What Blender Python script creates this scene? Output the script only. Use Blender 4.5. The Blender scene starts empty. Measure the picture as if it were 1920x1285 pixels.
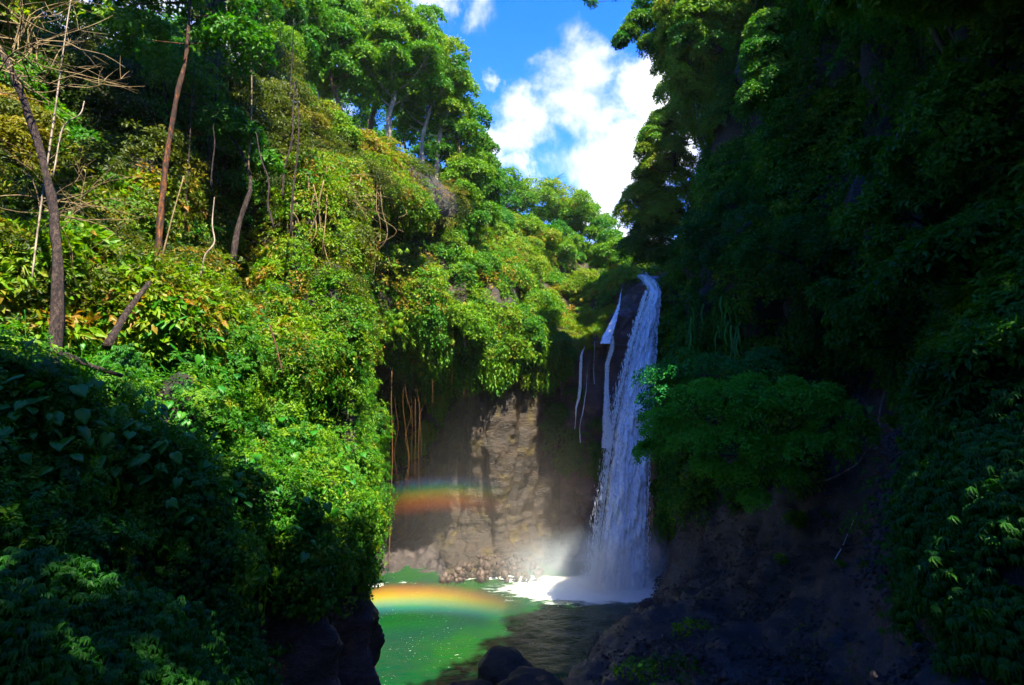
import bpy, math, random
import numpy as np
rng = np.random.default_rng(7); random.seed(7)
R_ = math.radians
scene = bpy.context.scene
COL = scene.collection

# ------------------------------------------------------------------ camera
CAMZ, PITCH, F = 12.0, R_(5.0), 1920*20/36
cam_d = bpy.data.cameras.new('camera'); cam = bpy.data.objects.new('camera', cam_d); COL.objects.link(cam)
cam_d.lens = 20; cam_d.sensor_width = 36; cam_d.clip_start = 0.05; cam_d.clip_end = 2000
cam.location = (0, 0, CAMZ); cam.rotation_euler = (R_(90)+PITCH, 0, 0)
scene.camera = cam

# ------------------------------------------------------------------ light
SUN_EL, SUN_AZ = 57.0, 28.0            # azimuth: degrees to the right of straight behind the camera
ts = math.cos(R_(SUN_EL))
SUNV = np.array([ts*math.sin(R_(SUN_AZ)), -ts*math.cos(R_(SUN_AZ)), math.sin(R_(SUN_EL))])
sd = bpy.data.lights.new('sun', 'SUN'); sd.energy = 4.5; sd.angle = R_(0.5); sd.color = (1.0, 0.90, 0.68)
sun = bpy.data.objects.new('sun', sd); COL.objects.link(sun)
from mathutils import Vector
sun.rotation_euler = Vector(SUNV).to_track_quat('Z', 'Y').to_euler()
scene.view_settings.view_transform = 'Standard'; scene.view_settings.look = 'None'
scene.view_settings.exposure = 2.3; scene.view_settings.gamma = 1.0
scene.view_settings.use_curve_mapping = False
cy = scene.cycles
cy.use_denoising = True; cy.max_bounces = 6; cy.diffuse_bounces = 3; cy.glossy_bounces = 2
cy.transmission_bounces = 4; cy.transparent_max_bounces = 12; cy.volume_bounces = 2
cy.sample_clamp_indirect = 4; cy.volume_step_rate = 2.0; cy.volume_max_steps = 96
cy.caustics_reflective = False; cy.caustics_refractive = False

def ray(px, py):
    u = (px-960)/F; v = (642.5-py)/F
    c, s = math.cos(PITCH), math.sin(PITCH)
    return np.array([u, c - v*s, s + v*c])
def at(px, py, Y):
    d = ray(px, py); return np.array([0, 0, CAMZ]) + d*(Y/d[1])
def proj(P):
    P = np.asarray(P, float); q = P - np.array([0, 0, CAMZ])
    c, s = math.cos(PITCH), math.sin(PITCH)
    f = q[..., 1]*c + q[..., 2]*s; u = -q[..., 1]*s + q[..., 2]*c
    f = np.where(np.abs(f) < 1e-3, 1e-3, f)
    return 960 + F*q[..., 0]/f, 642.5 - F*u/f

# ------------------------------------------------------------------ node helper
class NT:
    def __init__(s, tree): s.t = tree; s.n = tree.nodes; s.l = tree.links
    def add(s, typ, ins=None, **kw):
        nd = s.n.new(typ)
        for k, v in kw.items(): setattr(nd, k, v)
        for k, v in (ins or {}).items():
            sock = nd.inputs[k]
            if isinstance(v, bpy.types.NodeSocket): s.l.new(v, sock)
            else: sock.default_value = v
        return nd
    def math(s, op, a, b=0.0, c=0.0, clamp=False):
        nd = s.n.new('ShaderNodeMath'); nd.operation = op; nd.use_clamp = clamp
        for i, v in enumerate((a, b, c)):
            if isinstance(v, bpy.types.NodeSocket): s.l.new(v, nd.inputs[i])
            else: nd.inputs[i].default_value = v
        return nd.outputs[0]
    def vmath(s, op, a, b=(0, 0, 0), out=0):
        nd = s.n.new('ShaderNodeVectorMath'); nd.operation = op
        for i, v in enumerate((a, b)):
            if isinstance(v, bpy.types.NodeSocket): s.l.new(v, nd.inputs[i])
            else: nd.inputs[i].default_value = v
        return nd.outputs[out]
    def ramp(s, fac, stops, interp='LINEAR'):
        nd = s.n.new('ShaderNodeValToRGB'); e = nd.color_ramp.elements; nd.color_ramp.interpolation = interp
        while len(e) < len(stops): e.new(0.5)
        for el, (p, c) in zip(e, stops):
            el.position = p; el.color = (c, c, c, 1) if isinstance(c, (int, float)) else (*c, 1)
        s.l.new(fac, nd.inputs[0]); return nd.outputs[0]
    def smooth(s, v, lo, hi, a=0.0, b=1.0):
        nd = s.n.new('ShaderNodeMapRange'); nd.interpolation_type = 'SMOOTHSTEP'
        s.l.new(v, nd.inputs[0])
        for i, x in enumerate((lo, hi, a, b)): nd.inputs[i+1].default_value = x
        return nd.outputs[0]
    def noise(s, vec, scale, detail=4, rough=0.55, dist=0.0):
        nd = s.add('ShaderNodeTexNoise', {'Scale': scale, 'Detail': detail, 'Roughness': rough, 'Distortion': dist})
        if vec is not None: s.l.new(vec, nd.inputs['Vector'])
        return nd.outputs[0]
    def mixc(s, f, a, b, blend='MIX'):
        nd = s.n.new('ShaderNodeMix'); nd.data_type = 'RGBA'; nd.blend_type = blend
        for i, v in ((0, f), (6, a), (7, b)):
            if isinstance(v, bpy.types.NodeSocket): s.l.new(v, nd.inputs[i])
            else: nd.inputs[i].default_value = v if i == 0 else (*v, 1)
        return nd.outputs[2]
def new_mat(name):
    m = bpy.data.materials.new(name); m.use_nodes = True; m.node_tree.nodes.clear()
    t = NT(m.node_tree); out = t.add('ShaderNodeOutputMaterial')
    return m, t, out

# ------------------------------------------------------------------ world: sky and clouds
world = bpy.data.worlds.new('World'); scene.world = world; world.use_nodes = True
w = NT(world.node_tree); w.n.clear()
sky = w.add('ShaderNodeTexSky', sky_type='NISHITA', sun_disc=False, sun_elevation=R_(SUN_EL), sun_rotation=R_(180-SUN_AZ),
            air_density=1.0, dust_density=0.3, ozone_density=2.5, altitude=300)
hs = w.add('ShaderNodeHueSaturation', {'Hue': 0.525, 'Saturation': 1.42, 'Value': 1.0, 'Color': sky.outputs[0]})
tc = w.add('ShaderNodeTexCoord'); dirv = w.vmath('NORMALIZE', tc.outputs['Generated'])
blobs = [(1175, 300, 150, 1.0), (1235, 170, 85, 1.0), (1130, 400, 95, .9), (1085, 165, 50, .62), (950, 285, 78, .95), (985, 335, 45, .75),
         (790, -25, 75, 1.0), (925, 150, 30, .62), (962, 185, 26, .5), (1045, 75, 24, .4), (1060, 250, 40, .45),
         (400, 60, 330, .8), (620, 180, 150, .8), (1190, 500, 160, 1.0), (905, 20, 60, .35), (1090, 170, 100, .6), (960, 200, 75, .55), (1045, 90, 70, .45), (1000, 250, 60, .5)]
wn = w.add('ShaderNodeTexNoise', {'Scale': 7.0, 'Detail': 6.0, 'Roughness': .62, 'Vector': dirv})
warp = w.vmath('ADD', dirv, w.vmath('MULTIPLY', w.vmath('SUBTRACT', wn.outputs['Color'], (.5, .5, .5)), (.17, .17, .17)))
acc = None
for (bx_, by_, br, bw) in blobs:
    d = ray(bx_, by_); d = d/np.linalg.norm(d)
    dist = w.vmath('DISTANCE', warp, tuple(d), out=1)
    m = w.math('MULTIPLY', w.smooth(dist, br/F*1.25, br/F*0.1), bw)
    acc = m if acc is None else w.math('MAXIMUM', acc, m)
n1 = w.noise(dirv, 5.0, 9, 0.62, 0.3); n2 = w.noise(dirv, 2.2, 3, 0.5)
far_clouds = w.smooth(n2, 0.56, 0.72, 0.0, 0.55)
yz = w.add('ShaderNodeSeparateXYZ', {0: dirv})
behind = w.smooth(yz.outputs[1], 0.45, 0.15)
acc = w.math('MAXIMUM', acc, w.math('MULTIPLY', far_clouds, behind))
cl = w.math('ADD', w.math('MULTIPLY', w.math('SUBTRACT', n1, 0.5), 2.7), acc)
cmask = w.smooth(cl, 0.40, 1.12)
cmask = w.math('MULTIPLY', cmask, w.smooth(acc, 0.02, 0.25))
ccol = w.mixc(w.smooth(w.noise(dirv, 9, 5), 0.3, 0.7), (1.9, 2.0, 2.15), (2.5, 2.5, 2.45))
skyc = w.mixc(cmask, hs.outputs[0], ccol)
bg = w.add('ShaderNodeBackground', {'Color': skyc, 'Strength': 0.135})
wo = w.add('ShaderNodeOutputWorld', {'Surface': bg.outputs[0]})

# ------------------------------------------------------------------ numpy noise
_perm = rng.random((32, 32, 32))
def vnoise(P):
    P = np.asarray(P, float); i = np.floor(P).astype(int); f = P - i; f = f*f*(3-2*f); o = 0
    for dx in (0, 1):
        for dy in (0, 1):
            for dz in (0, 1):
                wgt = (f[..., 0] if dx else 1-f[..., 0])*(f[..., 1] if dy else 1-f[..., 1])*(f[..., 2] if dz else 1-f[..., 2])
                o = o + wgt*_perm[(i[..., 0]+dx) % 32, (i[..., 1]+dy) % 32, (i[..., 2]+dz) % 32]
    return o*2-1
def fbm(P, scale=1.0, octv=4, gain=0.5):
    P = np.asarray(P, float)*scale; a = 1.0; o = 0; s = 0
    for k in range(octv):
        o = o + a*vnoise(P + 17.3*k); s += a; a *= gain; P = P*2.03
    return o/s
def unit(v): return v/np.maximum(np.linalg.norm(v, axis=-1, keepdims=True), 1e-9)

# ------------------------------------------------------------------ mesh helpers
class MB:
    def __init__(s): s.v = []; s.f = []; s.a = []; s.n = 0
    def add(s, verts, faces, val=0.5):
        verts = np.asarray(verts, float); s.v.append(verts); o = s.n
        s.f.extend([tuple(int(i)+o for i in f) for f in faces]); s.n += len(verts)
        s.a.append(np.full(len(verts), val) if np.isscalar(val) else np.asarray(val, float)); return s
    def mesh(s, name, mat=None, smooth=False, origin=(0, 0, 0)):
        me = bpy.data.meshes.new(name)
        V = (np.concatenate(s.v) if s.v else np.zeros((0, 3))) - np.asarray(origin)
        me.from_pydata(V.tolist(), [], s.f)
        at_ = me.attributes.new('lv', 'FLOAT', 'POINT'); at_.data.foreach_set('value', np.concatenate(s.a).astype(np.float32))
        if mat: me.materials.append(mat)
        if smooth: me.polygons.foreach_set('use_smooth', [True]*len(me.polygons))
        me.update(); return me
def link(name, me, parent=None, loc=(0, 0, 0)):
    o = bpy.data.objects.new(name, me); COL.objects.link(o); o.location = loc
    if parent is not None: o.parent = parent
    return o
def tag(o, label=None, cat=None, group=None, kind=None):
    if label: o['label'] = label
    if cat: o['category'] = cat
    if group: o['group'] = group
    if kind: o['kind'] = kind
    return o
def empty(name, loc, label, cat, group=None):
    o = bpy.data.objects.new(name, None); COL.objects.link(o); o.location = tuple(loc); o.empty_display_size = .2
    return tag(o, label, cat, group)

def spline(P, n):
    P = np.asarray(P, float)
    if len(P) == 2: P = np.array([P[0], (P[0]+P[1])/2, P[1]])
    Q = np.vstack([2*P[0]-P[1], P, 2*P[-1]-P[-2]]); out = []
    t = np.linspace(0, len(P)-1, n); i = np.minimum(t.astype(int), len(P)-2); f = (t-i)[:, None]
    a, b, c, d = Q[i], Q[i+1], Q[i+2], Q[i+3]
    return 0.5*((2*b)+(-a+c)*f+(2*a-5*b+4*c-d)*f*f+(-a+3*b-3*c+d)*f**3)
def tube(mb, P, radii, seg=6, wob=0.0, val=0.5, n=None):
    P = np.asarray(P, float); n = n or max(4, (len(P)-1)*4); C = spline(P, n)
    rr = np.interp(np.linspace(0, 1, n), np.linspace(0, 1, len(radii)), radii)
    T = unit(np.gradient(C, axis=0)); ref = np.array([0.31, 0.85, 0.42]); A = unit(np.cross(T, ref)); B = np.cross(T, A)
    th = np.linspace(0, 2*math.pi, seg, endpoint=False)
    r = rr[:, None]*np.ones(seg)
    V = C[:, None] + r[..., None]*(np.cos(th)[None, :, None]*A[:, None]+np.sin(th)[None, :, None]*B[:, None])
    if wob: 
        nn = fbm(V, 1.6/max(radii[0], .05)*.35, 3); V = C[:, None] + (V-C[:, None])*(1+wob*nn[..., None]*1.6)
    f = []
    for i in range(n-1):
        for j in range(seg):
            k = (j+1) % seg; f.append((i*seg+j, i*seg+k, (i+1)*seg+k, (i+1)*seg+j))
    f.append(tuple(range(seg))[::-1]); f.append(tuple((n-1)*seg+j for j in range(seg)))
    mb.add(V.reshape(-1, 3), f, val); return C

# ------------------------------------------------------------------ materials
def geo_attr(t, name, kind='GEOMETRY'): return t.add('ShaderNodeAttribute', attribute_name=name, attribute_type=kind).outputs['Fac']
def leaf_material(name, stops, rough=0.5, trans=0.42, instanced=True, spec=0.28, tcol=(1.6, 1.5, .45)):
    m, t, out = new_mat(name)
    lv = geo_attr(t, 'lv')
    if instanced:
        tint = geo_attr(t, 'tint', 'INSTANCER')
    else:
        tint = t.add('ShaderNodeObjectInfo').outputs['Random']
        tint = t.math('ADD', t.math('MULTIPLY', tint, 0.5), 0.2)
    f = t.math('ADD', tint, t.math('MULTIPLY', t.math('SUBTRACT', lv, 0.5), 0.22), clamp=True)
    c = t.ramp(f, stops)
    pb = t.add('ShaderNodeBsdfPrincipled', {'Base Color': c, 'Roughness': rough, 'Specular IOR Level': spec})
    tl = t.add('ShaderNodeBsdfTranslucent', {'Color': t.mixc(1.0, c, tcol, 'MULTIPLY')})
    mx = t.add('ShaderNodeMixShader', {0: trans, 1: pb.outputs[0], 2: tl.outputs[0]})
    t.l.new(mx.outputs[0], out.inputs[0]); return m
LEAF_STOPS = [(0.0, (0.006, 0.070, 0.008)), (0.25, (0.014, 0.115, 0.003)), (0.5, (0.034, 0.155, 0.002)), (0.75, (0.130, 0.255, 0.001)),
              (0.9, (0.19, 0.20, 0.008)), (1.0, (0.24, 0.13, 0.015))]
M_leaf = leaf_material('leaf', LEAF_STOPS)
M_brightened = leaf_material('fresh_leaf', [(0.0, (0.008, 0.15, 0.035)), (0.35, (0.015, 0.22, 0.012)), (0.6, (0.055, 0.33, 0.008)), (1.0, (0.13, 0.37, 0.008))], trans=.35)  # green raised to make up for light missing on the shaded shrub
M_olive = leaf_material('olive_leaf', [(0.0, (0.012, 0.035, 0.004)), (0.35, (0.035, 0.065, 0.003)), (0.6, (0.085, 0.115, 0.003)), (0.85, (0.20, 0.17, 0.008)), (1.0, (0.25, 0.12, 0.015))])
M_big = leaf_material('broad_leaf', [(0, (0.008, 0.11, 0.012)), (.5, (0.022, 0.16, 0.006)), (1, (0.06, 0.17, 0.004))], rough=0.45, trans=.3, instanced=False, spec=.3)
def simple(name, stops, scale=4, rough=0.85, bump=0.3, stretch=(1, 1, 1), spec=.3, detail=6):
    m, t, out = new_mat(name)
    g = t.add('ShaderNodeNewGeometry').outputs['Position']; p = t.vmath('MULTIPLY', g, stretch)
    n = t.noise(p, scale, detail, 0.62); c = t.ramp(n, stops)
    bm = t.add('ShaderNodeBump', {'Strength': bump, 'Distance': 0.05, 'Height': t.noise(p, scale*3, 5, .6)})
    pb = t.add('ShaderNodeBsdfPrincipled', {'Base Color': c, 'Roughness': rough, 'Specular IOR Level': spec, 'Normal': bm.outputs[0]})
    t.l.new(pb.outputs[0], out.inputs[0]); return m
M_bark = simple('bark', [(.3, (.045, .032, .024)), (.55, (.11, .075, .045)), (.75, (.20, .15, .09))], 5, stretch=(3, 3, .7))
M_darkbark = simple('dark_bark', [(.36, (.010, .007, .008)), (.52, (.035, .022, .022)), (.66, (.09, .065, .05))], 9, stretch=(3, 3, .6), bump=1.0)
M_redbark = simple('red_bark', [(.42, (.02, .010, .008)), (.53, (.05, .022, .012)), (.62, (.16, .05, .012)), (.75, (.2, .09, .02))], 5, stretch=(3, 3, .8), bump=.6)
M_palebark = simple('pale_bark', [(.35, (.10, .08, .06)), (.5, (.22, .18, .14)), (.65, (.36, .31, .25))], 4, stretch=(3, 3, .6))
M_twig = simple('pale_twig', [(.3, (.07, .045, .02)), (.7, (.24, .18, .09))], 8)
M_vine = simple('vine', [(.3, (.08, .03, .01)), (.7, (.2, .09, .03))], 8)

def rock_material(name, base, dark, light, moss=(.035, .06, .006), mossamt=.5, scale=.5, rough=.55):
    m, t, out = new_mat(name)
    g = t.add('ShaderNodeNewGeometry'); p = g.outputs['Position']
    ps = t.vmath('MULTIPLY', p, (1, 1, 2.2))
    n = t.noise(ps, scale, 9, .65, .6); c = t.ramp(n, [(.3, dark), (.5, base), (.68, light)])
    n2 = t.noise(p, scale*1.7, 6, .6)
    c = t.mixc(t.math('MULTIPLY', t.smooth(n2, .52, .66), mossamt), c, moss)
    c = t.mixc(t.smooth(t.noise(ps, 9, 6, .7), .35, .75, 0, .55), c, dark)
    nb = t.math('ADD', t.noise(ps, 3, 8, .68), t.math('MULTIPLY', t.noise(p, 14, 5, .6), .4))
    bm = t.add('ShaderNodeBump', {'Strength': .9, 'Distance': .18, 'Height': nb})
    pb = t.add('ShaderNodeBsdfPrincipled', {'Base Color': c, 'Roughness': rough, 'Specular IOR Level': .5, 'Normal': bm.outputs[0]})
    t.l.new(pb.outputs[0], out.inputs[0]); return m
M_rock = rock_material('wet_rock', (.022, .013, .008), (.007, .005, .004), (.048, .027, .012), moss=(.065, .045, .002), mossamt=.9)
M_soil = rock_material('soil', (.020, .015, .010), (.008, .006, .005), (.05, .033, .018), moss=(.012, .028, .003), mossamt=.7)
M_mud = rock_material('dark_mud', (.032, .024, .026), (.009, .007, .009), (.075, .056, .058), moss=(.02, .03, .008), mossamt=.25, scale=.8, rough=.5)
M_ledge = rock_material('ledge_rock', (.085, .045, .048), (.025, .015, .022), (.19, .10, .08), moss=(.03, .06, .006), mossamt=.4, rough=.4)

# ------------------------------------------------------------------ terrain sheets
class Sheet: pass
def sheet(name, rows, nu, nv, mat, label, amp=0.5, fscale=.35, amp2=0.12, fs2=1.8, strat=0.0, carve=(), gully=0.0, fine=0.0):
    G = np.array([[at(*c) if len(c) == 3 else np.array(c[1:]) for c in r] for r in rows])   # (rows, cols, 3)
    A = np.array([spline(r, nu) for r in G]); B = np.stack([spline(A[:, j], nv) for j in range(nu)], 1)
    du = np.gradient(B, axis=1); dv = np.gradient(B, axis=0); N = unit(np.cross(du, dv))
    view = np.array([0, 0, CAMZ]) - B
    if np.mean(np.sum(N*view, -1) > 0) < .5: N = -N
    d = amp*fbm(B, fscale, 4)*np.clip(np.linalg.norm(B-np.array([0, 0, CAMZ]), axis=-1)/12, .25, 1) + amp2*fbm(B, fs2, 4)
    if strat:
        q = B*np.array([.25, .25, 2.2]) + .35*fbm(B, .5, 2)[..., None]
        d = d + strat*np.abs(fbm(q, 1.0, 4))*1.6
    far = np.clip(np.linalg.norm(B-np.array([0, 0, CAMZ]), axis=-1)/14, .2, 1)
    if gully: d = d - gully*far*(np.clip((B[..., 2]-10)/6, .12, 1) if name == 'riverbank' else 1)*np.clip(1-3.2*np.abs(fbm(B*np.array([.55, .55, .10])+3.3, 1.0, 2)), 0, 1)
    if fine: d = d - fine*(1-2*np.abs(fbm(B, 2.6, 4)))
    px, py = proj(B)
    for (cx, cy_, rx, ry, dep) in carve: d = d - dep*np.exp(-((px-cx)/rx)**2-((py-cy_)/ry)**2)*(B[..., 1] > 2)*(np.abs(B[..., 0]) < 40)
    P = B + N*d[..., None]
    du = np.gradient(P, axis=1); dv = np.gradient(P, axis=0); N2 = unit(np.cross(du, dv))
    N2 = np.where(np.sum(N2*N, -1, keepdims=True) < 0, -N2, N2)
    me = bpy.data.meshes.new(name)
    idx = np.arange(nu*nv).reshape(nv, nu)
    f = np.stack([idx[:-1, :-1], idx[:-1, 1:], idx[1:, 1:], idx[1:, :-1]], -1).reshape(-1, 4)
    me.vertices.add(nu*nv); me.vertices.foreach_set('co', P.astype(np.float32).ravel())
    me.loops.add(f.size); me.loops.foreach_set('vertex_index', f.ravel().astype(np.int32))
    me.polygons.add(len(f)); me.polygons.foreach_set('loop_start', np.arange(0, f.size, 4, dtype=np.int32))
    me.update(calc_edges=True); me.validate()
    for m in (mat if isinstance(mat, list) else [mat]): me.materials.append(m)
    o = link(name, me); tag(o, label, None, None, 'structure')
    s = Sheet(); s.P = P; s.N = N2; s.o = o; s.me = me; s.f = f; s.nu = nu; s.nv = nv
    e1 = P[:-1, 1:]-P[:-1, :-1]; e2 = P[1:, :-1]-P[:-1, :-1]; s.area = np.linalg.norm(np.cross(e1, e2), axis=-1)
    s.C = (P[:-1, :-1]+P[1:, 1:])/2
    return s
def assign(s, poly_list, index):
    px, py = proj(s.C); m = np.zeros(px.shape, bool)
    for p in poly_list: m |= inpoly(px, py, p)
    mi = np.zeros(len(s.f), np.int32); s.me.polygons.foreach_get('material_index', mi)
    mi[m.ravel()] = index; s.me.polygons.foreach_set('material_index', mi)
def inpoly(x, y, poly):
    x = np.asarray(x); r = np.zeros(x.shape, bool); n = len(poly)
    for i in range(n):
        x1, y1 = poly[i]; x2, y2 = poly[(i+1) % n]
        if y1 == y2: continue
        c = ((y1 > y) != (y2 > y)) & (x < (x2-x1)*(y-y1)/(y2-y1)+x1); r ^= c
    return r
def sample(s, n, power=1.0, mask=None, seed=0):
    g = np.random.default_rng(seed)
    D = np.linalg.norm(s.C - np.array([0, 0, CAMZ]), axis=-1)
    w_ = s.area/np.maximum(D, 3)**power
    if mask is not None:
        px, py = proj(s.C); w_ = w_*mask(px, py, s.C)
    gap = np.clip((fbm(s.C, .6, 3)+.22)*5, .10, 1)*np.clip((fbm(s.C+7.7*(seed % 10), .42, 3)+.10)*6, .06, 1); w_ = w_*gap
    w_ = w_.ravel(); w_ = w_/w_.sum(); k = g.choice(len(w_), n, p=w_)
    i, j = np.unravel_index(k, s.area.shape); a, b = g.random((2, n, 1))
    P = (s.P[i, j]*(1-a)+s.P[i, j+1]*a)*(1-b)+(s.P[i+1, j]*(1-a)+s.P[i+1, j+1]*a)*b
    return P, s.N[i, j]

left = sheet('cliff', [
 [(-900,2600,1.5),(-400,2400,2.2),(100,2200,3.2),(420,2000,5),(600,1700,8),(760,1500,13),(745,1400,19),(720,1340,26),(680,1300,32)],
 [(-1200,1600,2.2),(-400,1500,3.0),(0,1420,4.0),(280,1400,5.6),(480,1370,8),(640,1330,11.5),(735,1300,15.5),(712,1270,21),(680,1200,30)],
 [(-1500,1300,2.6),(-400,1250,3.4),(0,1200,4.4),(260,1180,6.2),(450,1170,8.8),(600,1160,12),(670,1155,15.5),(685,1150,21),(670,1120,32)],
 [(-1800,1000,3.0),(-400,1050,3.8),(0,1000,5.0),(250,980,6.8),(450,980,9.4),(600,980,12.6),(648,1000,16),(665,990,22),(680,1000,34)],
 [(-2200,850,3.6),(-400,850,4.6),(0,800,6.0),(250,790,8),(450,780,10.8),(590,780,14),(660,800,17),(675,810,23),(690,820,36)],
 [(-2600,680,5),(-500,680,6.5),(0,660,8.2),(250,640,11),(450,610,13.6),(620,620,16.5),(685,600,19.5),(695,640,25),(700,650,36)],
 [(-2600,480,8),(-500,480,9.5),(0,490,11.5),(250,470,14),(430,440,16.5),(590,420,19),(685,400,22.5),(715,420,27),(730,430,35)],
 [(-2600,300,12),(-500,280,13),(0,290,15),(250,290,17.5),(430,280,20),(560,270,23),(680,300,27),(760,350,31),(830,400,37)],
 [(-2600,200,22),(-500,200,23),(0,240,25),(250,240,27),(430,240,29),(560,240,31),(680,280,34),(770,340,38),(860,390,42)],
 [(-2600,200,60),(-500,230,60),(0,280,60),(250,300,60),(430,300,62),(560,300,62),(680,310,64),(770,350,66),(860,400,70)]],
 260, 300, [M_soil, M_rock, M_mud], 'steep vegetated cliff and slope on the side of the pool away from the waterfall', amp=1.9, fscale=.2, amp2=.35, gully=1.8, carve=[(475,400,75,90,4.0),(730,500,26,120,3.0),(140,630,110,38,1.6),(530,720,30,90,1.6),(600,540,30,70,2.0),(330,420,40,45,1.6),(640,760,22,90,1.1),(420,620,30,40,1.2),(250,900,70,30,.8),(40,620,60,40,1.2)])
back = sheet('rock_wall', [
 [(600,1096,37.9),(700,1096,37.9),(780,1099,37.9),(838,1102,38),(900,1108,38.2),(950,1108,38.8),(1040,1105,40),(1120,1108,40.5),(1200,1108,40),(1290,1110,38)],
 [(600,1012,43),(700,1012,43),(785,1016,43),(838,1060,39.2),(900,1045,38.8),(950,1045,39),(1040,1045,41.5),(1120,1050,41.5),(1200,1050,41),(1290,1050,39)],
 [(600,980,46),(700,980,47),(785,980,46.5),(835,985,40.5),(900,985,39.5),(950,985,39.6),(1040,1000,43),(1120,1000,42),(1200,1000,41.5),(1290,1000,39.5)],
 [(600,850,44),(700,850,46),(780,840,46),(836,840,40.5),(900,840,38.2),(948,850,39),(1040,850,42.5),(1120,850,41.5),(1200,850,41.5),(1290,850,39.5)],
 [(600,720,40),(700,720,43),(780,700,43),(838,700,39),(900,700,37.2),(945,700,38.5),(1050,690,41),(1120,690,41.2),(1200,690,41.5),(1290,690,39.5)],
 [(600,640,34),(700,640,36),(780,640,34.5),(850,650,35.5),(900,650,36.5),(950,650,37.8),(1050,650,40.3),(1120,640,40.8),(1200,600,41.5),(1290,600,39.5)],
 [(600,560,33),(700,560,31),(780,560,32.5),(850,560,34.5),(900,560,36),(960,570,38.5),(1050,625,42.5),(1115,632,41.5),(1185,555,42.2),(1290,540,40.5)],
 [(600,450,32),(700,450,32),(780,450,34),(850,460,37),(900,480,40),(970,500,44),(1050,560,50),(1120,560,48),(1175,520,44),(1290,515,41.5)],
 [(600,360,36),(700,360,36),(780,370,38),(850,390,42),(900,420,47),(980,450,54),(1060,490,60),(1130,510,58),(1190,508,52),(1290,508,48)],
 [(600,330,45),(700,330,45),(780,340,48),(850,370,52),(900,395,58),(980,425,68),(1060,450,76),(1130,480,76),(1200,500,72),(1290,500,70)],
 [(600,380,100),(700,380,100),(780,400,105),(850,420,110),(900,430,120),(980,450,130),(1060,480,140),(1130,500,140),(1200,510,140),(1290,510,140)]],
 300, 340, [M_rock, M_soil, M_ledge, M_mud], 'undercut rock wall behind the pool rising to a green hillside', amp=.9, fscale=.25, amp2=.3, fs2=1.2, strat=.12, gully=.5, fine=.09, carve=[(845,620,20,70,2.4),(760,520,25,90,2.2),(900,520,14,40,1.6),(1000,560,16,40,1.6),(930,600,14,30,1.2)])
right = sheet('riverbank', [
 [(1215,1112,38),(1225,1150,34.5),(1140,1230,29),(1040,1290,25.5),(960,1390,20),(900,1600,14),(900,2300,8),(1100,3600,4.5),(1500,5000,3),(-2000,5200,2.5)],
 [(1222,1085,38.2),(1240,1110,34.5),(1190,1170,30),(1130,1230,26),(1080,1285,22),(1050,1400,17),(1100,1800,10),(1300,2400,6.5),(1700,3000,4.5),(2600,3500,3.5)],
 [(1228,1000,38.6),(1262,1040,34.5),(1280,1090,29.5),(1290,1150,25),(1320,1240,20),(1380,1330,15.5),(1480,1460,11),(1650,1600,8),(1950,1800,6),(2700,2000,4.5)],
 [(1228,900,39.4),(1275,930,34.5),(1385,970,29.5),(1480,1030,24.5),(1560,1110,19.5),(1630,1190,15.5),(1730,1270,11),(1850,1300,8.4),(2100,1350,6.5),(3000,1300,5)],
 [(1230,780,39.9),(1285,780,34.5),(1455,800,29.5),(1590,850,26),(1670,900,21),(1710,960,15.5),(1745,1000,11.8),(1850,1000,9.4),(2150,1000,7.5),(3300,900,5.5)],
 [(1234,650,40.4),(1292,640,34.5),(1462,650,29),(1610,670,26),(1700,700,21.5),(1745,740,16.5),(1800,760,13),(1900,760,10.4),(2250,740,8.2),(3600,600,6)],
 [(1246,540,41.2),(1300,520,34.5),(1440,520,28.2),(1590,530,24.5),(1690,540,20.5),(1780,550,16.8),(1850,550,13.8),(1960,550,11),(2350,550,8.6),(3600,300,7)],
 [(1290,420,42),(1335,380,34.5),(1490,380,27.5),(1610,400,23),(1690,400,19.3),(1780,400,16.4),(1880,400,13.6),(2000,400,11.2),(2400,350,9),(3600,0,8)],
 [(1312,300,41),(1375,220,33.8),(1540,220,26.5),(1665,230,22.2),(1760,230,18.8),(1780,230,16.2),(1900,230,13.5),(2050,200,11.2),(2500,100,9.5),(3600,-400,9)],
 [(1335,180,39.5),(1400,60,33),(1580,40,25.6),(1700,50,21.4),(1810,40,18.2),(1800,30,15.8),(1930,20,13.2),(2120,0,11),(2600,-200,9.8),(3600,-1000,9.5)],
 [(1345,120,41),(1435,-80,34.5),(1620,-150,27),(1780,-190,22.5),(1840,-220,19.5),(1900,-260,17),(2100,-300,15),(2400,-350,13),(3000,-500,12),(4000,-1300,12)],
 [(1900,60,55),(2200,-60,50),(2500,-150,45),(2900,-190,40),(3300,-220,38),(3800,-260,36),(4600,-300,34),(5600,-350,32),(7000,-500,30),(9000,-900,28)]],
 300, 320, [M_soil, M_mud, M_rock], 'dark shaded gorge wall and muddy bank beside the waterfall', amp=1.5, fscale=.22, amp2=.3, fs2=1.5, gully=1.3, fine=.05)
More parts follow.
